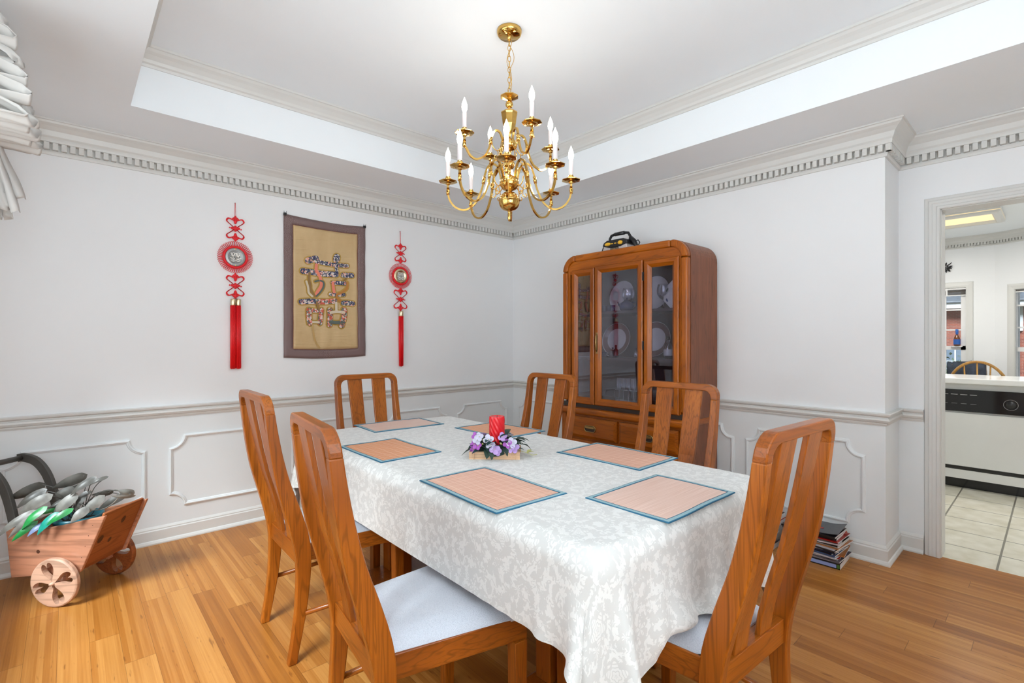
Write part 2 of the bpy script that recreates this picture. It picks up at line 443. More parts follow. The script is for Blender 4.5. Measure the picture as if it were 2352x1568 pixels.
# ================================================================== ROOM SHELL
XW, YS = -3.90, -5.10            # west and south wall
REC_X, REC_Y = 0.35, -3.095      # recess (door) wall and the outer corner
CZ, CZ2 = 2.455, 2.765           # soffit and tray height
TX0, TX1, TY0, TY1 = -3.16, -0.54, -4.45, -0.57
WT = .14
def struct(b, name, mat, **kw): return tag(b.build(name, mat, **kw), kind='structure')
struct(B().box(XW, REC_X+.02, YS, .02, -.06, 0), 'floor', M['floor'])
def wall_with_hole(axis, pos0, pos1, a0, a1, z0, z1, holes):
    """vertical slab; axis 'x': slab spans x pos0..pos1 and runs along y"""
    b = B(); cuts = sorted(holes); cur = a0
    def bx(p, q, zz0, zz1):
        if q-p < 1e-4 or zz1-zz0 < 1e-4: return
        if axis == 'x': b.box(pos0, pos1, p, q, zz0, zz1)
        else: b.box(p, q, pos0, pos1, zz0, zz1)
    for (h0, h1, hz0, hz1) in cuts:
        bx(cur, h0, z0, z1); bx(h0, h1, z0, hz0); bx(h0, h1, hz1, z1); cur = h1
    bx(cur, a1, z0, z1); return b
struct(B().box(XW, .0, 0, WT, 0, 2.9), 'wall_north', M['wall'])
eb = B().box(0, REC_X, REC_Y, WT, 0, 2.9)
struct(eb, 'wall_east', M['wall'])
DY0, DY1, DZ = -4.25, -3.290, 2.012
struct(wall_with_hole('x', REC_X, REC_X+.13, YS, WT, 0, 2.9, [(DY0, DY1, 0, DZ)]), 'wall_kitchen_side', M['wall'])
WW = (-3.0, -.60, .45, 2.12)
struct(wall_with_hole('x', XW-WT, XW, YS, WT, 0, 2.9, [WW]), 'wall_west', M['wall'])
SW = (-3.65, -2.05, .55, 2.2)  # unseen south window, added for its light
struct(wall_with_hole('y', YS-WT, YS, XW-WT, REC_X+.13, 0, 2.9, [SW]), 'wall_south', M['wall'])
# tray ceiling
b = B()
b.box(XW, TX0, YS, 0, CZ, 2.9); b.box(TX1, REC_X, YS, 0, CZ, 2.9); b.box(TX0, TX1, TY1, 0, CZ, 2.9); b.box(TX0, TX1, YS, TY0, CZ, 2.9)
b.box(TX0, TX1, TY0, TY1, CZ2, 2.9)
struct(b, 'ceiling', M['ceil'])
# tray crown
cr = [(0, -.09), (.008, -.09), (.012, -.078), (.022, -.072), (.028, -.058), (.044, -.038), (.058, -.026), (.066, -.014), (.074, -.012), (.074, 0), (0, 0)]
b = B().sweep([(TX0, TY1, CZ2), (TX1, TY1, CZ2), (TX1, TY0, CZ2), (TX0, TY0, CZ2)], (0, 0, 1), cr, closed=True)
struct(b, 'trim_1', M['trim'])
# main crown with dentils
P_MAIN = [(XW, 0), (0, 0), (0, REC_Y), (REC_X, REC_Y), (REC_X, YS)]
prof = [(0, -.172), (.010, -.172), (.014, -.160), (.014, -.150), (.008, -.148), (.008, -.112), (.038, -.110), (.040, -.098), (.040, -.088), (.046, -.078),
        (.054, -.052), (.072, -.032), (.088, -.020), (.092, -.010), (.100, -.008), (.100, 0), (0, 0)]
b = B().sweep([(x, y, CZ) for x, y in P_MAIN], (0, 0, 1), prof)
def dentils(b, path, z0, z1, off0, off1, pitch=.036, w=.0225):
    for i in range(len(path)-1):
        p = Vector((*path[i], 0)); q = Vector((*path[i+1], 0)); d = (q-p); L = d.length; d.normalize(); n = d.cross(Vector((0, 0, 1)))
        k = max(1, int((L+.03)/pitch)); t = .0
        for j in range(-1, k+2):
            a = j*pitch+.008
            lo = off1 if i > 0 and False else -off1
            if a < (-off1 if (i > 0 and turn[i-1] < 0) else off1*.5) or a+w > (L+off1 if (i < len(turn) and turn[i] < 0) else L-off1*.5): continue
            A = p+d*a; Bq = p+d*(a+w)
            vs = [A+n*off0, Bq+n*off0, Bq+n*off1, A+n*off1]
            b.add([(v.x, v.y, z0) for v in vs]+[(v.x, v.y, z1) for v in vs], [(0, 3, 2, 1), (4, 5, 6, 7), (0, 1, 5, 4), (1, 2, 6, 5), (2, 3, 7, 6), (3, 0, 4, 7)])
turn = []
for i in range(1, len(P_MAIN)-1):
    a = Vector(P_MAIN[i])-Vector(P_MAIN[i-1]); c = Vector(P_MAIN[i+1])-Vector(P_MAIN[i]); turn.append(1 if (a.x*c.y-a.y*c.x) < 0 else -1)
dentils(b, P_MAIN, CZ-.148, CZ-.111, .006, .036)
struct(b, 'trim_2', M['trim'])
# chair rail
rp = [(0, -.072), (.008, -.072), (.012, -.062), (.012, -.056), (.020, -.052), (.026, -.040), (.024, -.030), (.016, -.026), (.016, -.022), (.028, -.014), (.030, -.004), (.026, 0), (0, 0)]
CR = .847
b = B().sweep([(x, y, CR) for x, y in [(XW, 0), (0, 0), (0, REC_Y), (REC_X, REC_Y), (REC_X, DY1+.075)]], (0, 0, 1), rp)
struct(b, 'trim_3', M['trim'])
# wainscot skin (painted dado) below the rail
b = B().sweep([(x, y, 0) for x, y in [(XW, 0), (0, 0), (0, REC_Y), (REC_X, REC_Y), (REC_X, DY1+.075)]], (0, 0, 1), [(0, 0), (.003, 0), (.003, CR-.06), (0, CR-.06)])
struct(b, 'trim_4', M['wains'])
# baseboards
bp = [(0, 0), (.028, 0), (.028, .008), (.022, .020), (.016, .024), (.016, .080), (.012, .086), (.012, .092), (.006, .102), (.003, .106), (0, .106)]
struct(B().sweep([(XW, 0, 0), (0, 0, 0), (0, REC_Y, 0), (REC_X, REC_Y, 0), (REC_X, DY1+.075, 0)], (0, 0, 1), bp), 'baseboard_north_east', M['trim'])
struct(B().sweep([(0.0+REC_X, YS, 0), (XW, YS, 0), (XW, 0, 0)], (0, 0, 1), bp), 'baseboard_south_west', M['trim'])
struct(B().sweep([(REC_X, YS, CZ), (XW, YS, CZ), (XW, 0, CZ)], (0, 0, 1), prof), 'trim_5', M['trim'])
# picture-frame panels with scooped corners
def panel_path(a0, a1, z0, z1, r=.078, n=7):
    P = []
    for (cx, cz, s0) in [(a1, z1, 180), (a1, z0, 90), (a0, z0, 0), (a0, z1, -90)]:
        # concave arcs centred on the outer corners, walked clockwise
        if s0 == 180: P += [(cx+r*math.cos(math.radians(t)), cz+r*math.sin(math.radians(t))) for t in np.linspace(180, 270, n)]
        elif s0 == 90: P += [(cx+r*math.cos(math.radians(t)), cz+r*math.sin(math.radians(t))) for t in np.linspace(90, 180, n)]
        elif s0 == 0: P += [(cx+r*math.cos(math.radians(t)), cz+r*math.sin(math.radians(t))) for t in np.linspace(0, 90, n)]
        else: P += [(cx+r*math.cos(math.radians(t)), cz+r*math.sin(math.radians(t))) for t in np.linspace(-90, 0, n)]
    return P
mp_ = [(0, 0), (0, .007), (.004, .011), (.010, .012), (.013, .008), (.019, .006), (.022, 0)]
i = 6
for (a0, a1) in [(-3.665, -3.043), (-2.926, -2.304), (-2.187, -1.565), (-1.448, -.826), (-.715, -.098)]:
    b = B().sweep([(p, -.003, q) for p, q in panel_path(a0, a1, .207, .657)], (0, -1, 0), mp_, closed=True)
    struct(b, 'trim_%d' % i, M['wains']); i += 1
for (a0, a1) in [(-2.985, -2.352), (-2.235, -1.60), (-1.485, -.85), (-.735, -.10)]:
    b = B().sweep([(-.003, p, q) for p, q in panel_path(a0, a1, .207, .657)], (-1, 0, 0), mp_, closed=True)
    struct(b, 'trim_%d' % i, M['wains']); i += 1
# doorway casing and jamb
cas = [(0, 0), (0, .016), (.006, .020), (.014, .020), (.020, .015), (.034, .015), (.038, .018), (.050, .018), (.056, .013), (.070, .010), (.074, 0)]
b = B().sweep([(REC_X, DY1, 0), (REC_X, DY1, DZ), (REC_X, DY0, DZ), (REC_X, DY0, 0)], (-1, 0, 0), [(-a, c) for a, c in cas])
b.box(REC_X-.002, REC_X+.132, DY1-.004, DY1+.012, 0, DZ+.012); b.box(REC_X-.002, REC_X+.132, DY0-.012, DY0+.004, 0, DZ+.012); b.box(REC_X-.002, REC_X+.132, DY0, DY1, DZ-.004, DZ+.012)
struct(b, 'door_1', M['trim'])

# windows of the room (an added one behind the camera, one beside it)
def window(name, axis, pos, a0, a1, z0, z1, nx=2, nz=2, depth=.05, sgn=1, gm='winglass'):
    """white sash window filling an opening; axis x: plane at x=pos"""
    b = B()
    def bx(p, q, zz0, zz1, d0, d1):
        if axis == 'x': b.box(pos+min(d0*sgn, d1*sgn), pos+max(d0*sgn, d1*sgn), p, q, zz0, zz1)
        else: b.box(p, q, pos+min(d0*sgn, d1*sgn), pos+max(d0*sgn, d1*sgn), zz0, zz1)
    f = .045
    bx(a0, a0+f, z0, z1, 0, depth); bx(a1-f, a1, z0, z1, 0, depth); bx(a0, a1, z0, z0+f, 0, depth); bx(a0, a1, z1-f, z1, 0, depth)
    zm = (z0+z1)/2; bx(a0, a1, zm-.022, zm+.022, 0, depth)
    for i in range(1, nx): c = a0+(a1-a0)*i/nx; bx(c-.009, c+.009, z0, z1, .012, depth-.012)
    for h in range(2):
        zz0, zz1 = (z0, zm) if h == 0 else (zm, z1)
        for i in range(1, nz): c = zz0+(zz1-zz0)*i/nz; bx(a0, a1, c-.009, c+.009, .012, depth-.012)
    o = struct(b, name, M['ext_white'])
    g = B()
    m_ = pos+sgn*depth*.5
    if axis == 'x': g.box(m_-.002, m_+.002, a0+f, a1-f, z0+f, z1-f)
    else: g.box(a0+f, a1-f, m_-.002, m_+.002, z0+f, z1-f)
    g.build('pane', M[gm], o)
    return o
window('window_1', 'x', XW-.09, WW[0], WW[1], WW[2], WW[3], 4, 2)
window('added_window', 'y', YS-.09, SW[0], SW[1], SW[2], SW[3], 6, 2)
cs2 = [(0, 0), (0, .018), (.02, .018), (.06, .012), (.07, 0)]
struct(B().sweep([(XW, WW[0], WW[2]), (XW, WW[0], WW[3]), (XW, WW[1], WW[3]), (XW, WW[1], WW[2])], (1, 0, 0), [(-a, c) for a, c in cs2], closed=True), 'trim_20', M['trim'])

# ================================================================== KITCHEN BEYOND THE DOORWAY
KX = REC_X+.13; KCZ = 2.40
struct(B().box(REC_X+.02, 4.6, YS, -1.2, -.06, 0), 'floor', M['tile'])
struct(B().box(KX, 4.6, YS, -1.2, KCZ, 2.6), 'ceiling', M['ceil'])
struct(B().box(KX, 4.6, -1.3, -1.2, 0, CZ), 'wall_kitchen_north', M['wall'])
struct(B().box(KX, 4.6, YS-.1, YS, 0, CZ), 'wall_kitchen_south', M['wall'])
K1 = (-3.06, -2.34, .50, 1.845)
struct(wall_with_hole('x', 4.0, 4.12, -3.29, -1.2, 0, CZ, [K1]), 'wall_kitchen_bay', M['wall'])
window('window_3', 'x', 4.03, K1[0], K1[1], K1[2], K1[3], 4, 1, gm='kitglass')
b = B()
for z in (1.375, 1.60): b.box(4.035, 4.075, K1[0]+.04, K1[1]-.04, z-.008, z+.008)
struct(b, 'trim_21', M['ext_white'])
kc = [(0, 0), (0, .016), (.02, .018), (.055, .012), (.062, 0)]
struct(B().sweep([(4.0, K1[1], K1[2]), (4.0, K1[1], K1[3]), (4.0, K1[0], K1[3]), (4.0, K1[0], K1[2])], (-1, 0, 0), [(a, c) for a, c in kc][::1] and [(-a, c) for a, c in kc], closed=True), 'trim_22', M['trim'])
# slanted bay side: a local frame, x along the wall, y into the kitchen
bayd = Vector((-.12, -.24, 0)).normalized(); bayn = Vector((-.24, .12, 0)).normalized()
BM = Matrix(((bayd.x, bayn.x, 0, 4.0), (bayd.y, bayn.y, 0, -3.29), (0, 0, 1, 0), (0, 0, 0, 1)))
def bay(b): b.v = [tuple(BM @ Vector(v)) for v in b.v]; return b
wx0, wx1 = .115, .85
b = B(); b.box(0, wx0, -.12, 0, 0, CZ); b.box(wx1, 2.0, -.12, 0, 0, CZ); b.box(wx0, wx1, -.12, 0, 0, .5); b.box(wx0, wx1, -.12, 0, 1.845, CZ)
struct(bay(b), 'wall_kitchen_slant', M['wall'])
b = B()
b.box(wx0, wx0+.05, -.09, -.03, .5, 1.845); b.box(wx1-.05, wx1, -.09, -.03, .5, 1.845); b.box(wx0, wx1, -.09, -.03, 1.14, 1.185); b.box(wx0, wx1, -.09, -.03, .5, .55); b.box(wx0, wx1, -.09, -.03, 1.80, 1.845)
b.box(wx0+.19, wx0+.21, -.08, -.04, .5, 1.845); b.box(wx0+.4, wx0+.42, -.08, -.04, .5, 1.845)
for z in (.85, 1.39, 1.62): b.box(wx0, wx1, -.08, -.04, z-.008, z+.008)
w4 = struct(bay(b), 'window_4', M['ext_white'])
bay(B().box(wx0+.04, wx1-.04, -.062, -.058, .54, 1.81)).build('pane', M['kitglass'], w4)
b = B().sweep([(wx0, 0, .5), (wx0, 0, 1.845), (wx1, 0, 1.845), (wx1, 0, .5)], (0, 1, 0), [(-a, c) for a, c in kc], closed=True)
struct(bay(b), 'trim_23', M['trim'])
KP = [(4.0, -1.3), (4.0, -3.29), (4.0+bayd.x*2, -3.29+bayd.y*2)]
b = B().sweep([(x, y, KCZ) for x, y in KP], (0, 0, 1), [(a*.7, c*.7) for a, c in prof])
turn = [-1]
dentils(b, KP, KCZ-.103, KCZ-.077, .004, .025, .026, .016)
struct(b, 'trim_24', M['trim'])
# blinds drawn up
def blind(name, T, w, label):
    e = empty(name, (0, 0, 0), 0, label, 'blind', 'raised blinds in the kitchen windows')
    b = B().box(0, w, -.045, 0, .056, .078).box(0, w, -.03, 0, -.012, -.002)
    o = b.build('headrail', M['ext_white'], e)
    b = B()
    for k in range(7): b.box(.005, w-.005, -.03, -.002, k*.007, k*.007+.004)
    b.build('slats', plain('blind_slats', hexc(104, 98, 92), .6) if 'blind_slats' not in bpy.data.materials else bpy.data.materials['blind_slats'], e)
    for x in (.16, w*.5, w-.16): B().box(x-.008, x+.008, -.0, .003, -.004, .06).build('tape', M['ext_white'], e)
    e.matrix_world = T
    return e
blind('window_blind', Matrix(((0, -1, 0, 4.0), (-1, 0, 0, K1[1]-.002), (0, 0, 1, K1[3]-.078), (0, 0, 0, 1))), K1[1]-K1[0]-.004, 'raised slatted blind above the window with the small bottle')
e = blind('window_blind', BM @ Matrix.Translation((wx0+.002, -.0, 1.845-.078)), wx1-wx0-.004, 'raised slatted blind at the window right of the bottle window')
# peninsula with dishwasher and counter
M['enamel'] = plain('white_enamel', (.70, .70, .68, 1), .12, var=.01)
M['blackglass'] = plain('black_glass_panel', (.006, .006, .007, 1), .08)
M['counter'] = plain('white_laminate', (.82, .82, .80, 1), .15, var=.01)
DX = 2.232
dw = empty('dishwasher', (DX, -3.25, 0), 0, 'white dishwasher with black control panel under the white counter', 'dishwasher')
B().box(.02, .56, -.345, .30, .085, .885).build('body', M['enamel'], dw)
B().box(.0, .02, -.345, .30, .19, .64).build('door', M['enamel'], dw, bevel=.003)
cp = B().box(-.008, .02, -.345, .30, .655, .84).build('control_panel', M['blackglass'], dw, bevel=.003)
plain('grey_print', (.35, .35, .35, 1), .5)
for y in (.16, .10, .04, -.02): B().box(-.0105, -.008, y-.022, y+.022, .795, .80).build('button', bpy.data.materials['grey_print'], cp); B().box(-.0105, -.008, y-.018, y+.018, .72, .722).build('print_mark', bpy.data.materials['grey_print'], cp)
kb = B().lathe([(0, .012), (.018, .012), (.024, .004), (.030, 0), (.031, 0)], 24, Matrix.Translation((-.008, -.24, .735)) @ Matrix.Rotation(-PI/2, 4, 'Y')); kb.build('knob', M['black'], cp)
kb = B().tube([(-.009, -.24+.042*math.cos(t), .735+.042*math.sin(t)) for t in np.linspace(0, 2*PI, 25)[:-1]], .0012, 5, closed=True); kb.build('dial_ring', bpy.data.materials['grey_print'], cp)
B().box(-.001, .02, -.345, .30, .16, .188).build('toe_gap', M['blackglass'], dw)
B().box(.0, .02, -.345, .30, .085, .16).build('lower_panel', M['enamel'], dw)
B().box(.05, .10, -.345, .30, 0, .085).build('toe_kick', M['blackglass'], dw)
pc = empty('base_cabinet', (DX, -3.25, 0), 0, 'white base cabinet beside the dishwasher, mostly behind the door frame', 'cabinet')
B().box(.02, .6, .31, 1.2, .09, .885).box(.06, .6, .31, 1.2, 0, .09).build('carcass', M['enamel'], pc)
B().box(0, .02, .32, .74, .12, .87).build('door', M['enamel'], pc, bevel=.003)
pc2 = empty('base_cabinet', (DX, -3.25, 0), 0, 'white base cabinet on the right side of the dishwasher', 'cabinet')
B().box(.02, .6, -1.0, -.355, .09, .885).box(.06, .6, -1.0, -.355, 0, .09).build('carcass', M['enamel'], pc2)
B().box(0, .02, -.99, -.365, .12, .87).build('door', M['enamel'], pc2, bevel=.003)
tag(B().box(DX-.03, DX+.64, -4.30, -2.0, .888, .936).build('countertop', M['counter'], bevel=.008), 'white kitchen countertop above the dishwasher', 'countertop')
# ceiling light of the kitchen
M['warmdiff'] = NT('warm_diffuser').set(Base_Color=(.25, .2, .12, 1), Emission_Color=(1, .78, .42, 1), Emission_Strength=.82).m
cl = empty('ceiling_light', (2.72, -2.80, KCZ), 0, 'rectangular ceiling light with warm yellow diffuser and white frame in the kitchen', 'ceiling light')
B().sweep([(-.28, -.62, 0), (-.28, .62, 0), (.28, .62, 0), (.28, -.62, 0)], (0, 0, -1), [(0, 0), (0, .05), (-.02, .06), (-.05, .06), (-.07, .03), (-.09, 0)], closed=True).build('frame', M['trim'], cl)
B().box(-.28, .28, -.62, .62, -.035, -.03).build('diffuser', M['warmdiff'], cl)
# small bottle on the sash rail
M['amber'] = plain('amber_glass', (.16, .05, .015, 1), .08); M['bluelabel'] = plain('blue_label', (.02, .11, .42, 1), .4)
bo = empty('bottle', (4.0, -2.985, 1.195), 0, 'small brown bottle with blue label standing on the kitchen window sash', 'bottle')
B().lathe([(0, 0), (.026, 0), (.030, .01), (.030, .075), (.024, .10), (.011, .125), (.010, .16)], 20).build('glass', M['amber'], bo)
B().lathe([(.0306, .015), (.0306, .072)], 20).build('label', M['bluelabel'], bo)
B().lathe([(.0, .185), (.013, .185), (.0135, .15), (.0112, .128)], 16).build('cap', M['bluelabel'], bo)
B().box(3.985, 4.03, -3.03, -2.93, 1.183, 1.195).build('sash_ledge', M['ext_white'])
tag(bpy.data.objects['sash_ledge'], kind='structure'); bpy.data.objects['sash_ledge'].name = 'trim_25'
# dark twig ornament on the kitchen wall
b = B(); rnd = random.Random(3)
for k in range(110):
    a = rnd.uniform(0, 2*PI); r0 = rnd.uniform(.005, .07); c = Vector((3.99, -2.85+r0*math.cos(a)*1.2, 2.085+r0*math.sin(a)*.6))
    d = Vector((rnd.uniform(-.4, .1), math.cos(a+rnd.uniform(-.8, .8)), math.sin(a+rnd.uniform(-.8, .8)))).normalized()*rnd.uniform(.025, .045)
    w = Vector((0, -d.z, d.y)).normalized()*.006; b.add([c, c+d*.5+w, c+d, c+d*.5-w, c+d*.5+Vector((-.006, 0, 0))], [(0, 1, 4), (1, 2, 4), (2, 3, 4), (3, 0, 4)])
tag(b.build('wall_wreath', plain('dark_twigs', (.03, .03, .032, 1), .7)), 'small dark leafy ornament hanging high on the kitchen wall', 'wreath')
# windsor chair, leather chair and jacket behind the counter
M['honey'] = wood('honey_oak', hexc(130, 88, 34), hexc(168, 124, 58), hexc(190, 150, 84), axis=2, rough=.35)
wc = empty('windsor_chair', (2.96, -3.24, 0), math.radians(-4), 'honey wood bow-back spindle chair behind the kitchen counter', 'chair')
def bow(t): a = PI*t; return Vector((-.0-.05*math.sin(a), .24*math.cos(a), .47+.585*math.sin(a)**.62 if math.sin(a) > 1e-6 else .47))
B().tube([bow(t) for t in np.linspace(0, 1, 33)], .012, 8).build('bow', M['honey'], wc)
B().prism(rrect(-.05, .37, -.22, .22, .12, 6), .43, .468).build('seat', M['honey'], wc, bevel=.01)
for k in range(7):
    t = (k+1)/8; y = .24*math.cos(PI*t); z = bow(t).z
    B().tube([(0.01, y*.75, .46), (bow(t).x, y, z)], .0065, 6).build('spindle', M['honey'], wc)
for sx, sy in ((-.02, -.16), (-.02, .16), (.32, -.16), (.32, .16)): B().tube([(sx, sy, .44), (sx*1.2-.03+(.06 if sx > 0 else 0), sy*1.25, .0)], [.014, .018], 8).build('leg', M['honey'], wc)
lc = empty('leather_chair', (3.50, -2.72, 0), math.radians(12), 'dark brown rounded chair back in the kitchen bay', 'chair')
b = B().prism(arc(0, .80, .22, 0, 180, 12)+[(-.2, .45), (.2, .45)], -.03, .03, axes='yz'); b.build('backrest', M['leather'], lc, bevel=.012)
B().box(-.02, .42, -.21, .21, .40, .47).build('seat', M['leather'], lc, bevel=.02)
for sx, sy in ((.0, -.18), (.0, .18), (.38, -.18), (.38, .18)): B().box(sx-.018, sx+.018, sy-.018, sy+.018, 0, .41).build('leg', M['honey'], lc)
M['denim'] = plain('dark_blue_denim', hexc(52, 60, 74), .85, var=.25, vscale=20)
b = B(); n = 14; vs = []; fs = []
for i in range(n+1):
    for j in range(9):
        u = i/n; v = j/8; a = PI*u
        vs.append((3.62+.06*math.cos(a)+.012*math.sin(v*14+i), -3.25+.30*v, .50+.54*math.sin(a)**.35-.03*abs(v-.45)+.008*math.sin(v*20)))
for i in range(n):
    for j in range(8): q = i*9+j; fs.append((q, q+1, q+10, q+9))
b.add(vs, fs, smooth=True); o = b.build('jacket', M['denim']); tag(o, 'dark folded jacket draped over a chair back by the kitchen window', 'jacket')
o.modifiers.new('s', 'SOLIDIFY').thickness = .008
jc = empty('draped_chair', (3.62, -3.10, 0), 0, 'kitchen chair hidden under the dark jacket', 'chair')
B().box(-.02, .02, -.15, .15, .5, 1.0).build('backrest', M['honey'], jc); B().box(.0, .38, -.17, .15, .42, .46).build('seat', M['honey'], jc)
for sx, sy in ((0, -.13), (0, .12), (.34, -.13), (.34, .12)): B().box(sx-.015, sx+.015, sy-.015, sy+.015, 0, .43).build('leg', M['honey'], jc)

# ------------------------------------------------------------------ outside the kitchen
struct(B().box(4.7, 60, -40, 30, -.9, -.8), 'ground', M['lawn'])
P1 = Vector((17.96, -1.47, 0)); P2 = Vector((18.1, -2.94, 0)); hd = (P2-P1).normalized()
hs = empty('brick_house', P1, math.atan2(hd.y, hd.x), 'red brick house with grey shingle roof outside the kitchen windows', 'house')
# local x runs along the wall towards the viewer's right, +y points back to the kitchen or away
sgn = 1 if (Vector((4, -3, 0))-P1).dot(Vector((-hd.y, hd.x, 0))) > 0 else -1
def hb(b, x0, x1, d0, d1, z0, z1): return b.box(x0, x1, min(sgn*d0, sgn*d1), max(sgn*d0, sgn*d1), z0, z1)
hb(B(), -9, 9, -7, 0, -.8, 2.3).build('wall', M['brick'], hs)
hb(B(), -9.3, 9.3, -.0, .35, 2.28, 2.50).build('eave', M['ext_white'], hs)
rb = B(); y0, y1 = sgn*.40, sgn*(-3.6); rb.add([(-9.4, y0, 2.46), (9.4, y0, 2.46), (9.4, y1, 5.2), (-9.4, y1, 5.2), (-9.4, sgn*-7.4, 2.46), (9.4, sgn*-7.4, 2.46)], [(0, 1, 2, 3), (3, 2, 5, 4), (0, 3, 4), (1, 5, 2), (0, 4, 5, 1)])
rb.build('roof', M['roof'], hs)
M['sky_glass'] = plain('dark_window_glass', hexc(120, 134, 150), .1)
for x, z0, z1, w in ((1.17, 1.55, 2.27, .8), (.05, -.6, 1.0, .8), (3.2, 1.2, 2.27, .8)):
    f = hb(B(), x-w/2, x+w/2, 0, .06, z0, z1).build('window_frame', M['ext_white'], hs)
    g = B()
    for i in range(2):
        for j in range(4): hb(g, x-w/2+.05+i*(w/2-.04), x-w/2+.05+i*(w/2-.04)+w/2-.08, .06, .065, z0+.05+j*(z1-z0-.06)/4, z0+.05+(j+1)*(z1-z0-.06)/4-.03)
    g.build('pane', M['sky_glass'], f)
rnd = random.Random(5)
for (x, y, r, lab) in ((9.6, -2.42, .75, 'green shrub outside the kitchen window with the bottle'), (8.6, -3.95, .78, 'green shrub outside the right kitchen window')):
    sh = empty('shrub', (x, y, -.8), 0, lab, 'shrub', 'shrubs outside the kitchen windows')
    b = B()
    for k in range(900):
        v = Vector((rnd.gauss(0, 1), rnd.gauss(0, 1), rnd.gauss(0, 1))).normalized()*r*rnd.uniform(.5, 1); v.z = v.z*1.05+1.0
        d = Vector((rnd.gauss(0, 1), rnd.gauss(0, 1), rnd.gauss(0, 1))).normalized()*.07; e_ = d.cross(Vector((rnd.gauss(0, 1), rnd.gauss(0, 1), 1))).normalized()*.03
        b.add([v, v+d*.5+e_, v+d, v+d*.5-e_], [(0, 1, 2, 3)])
    b.build('foliage', M['bush'], sh); B().tube([(0, 0, 0), (0, 0, .9)], .04, 7).build('stem', M['leather'], sh)

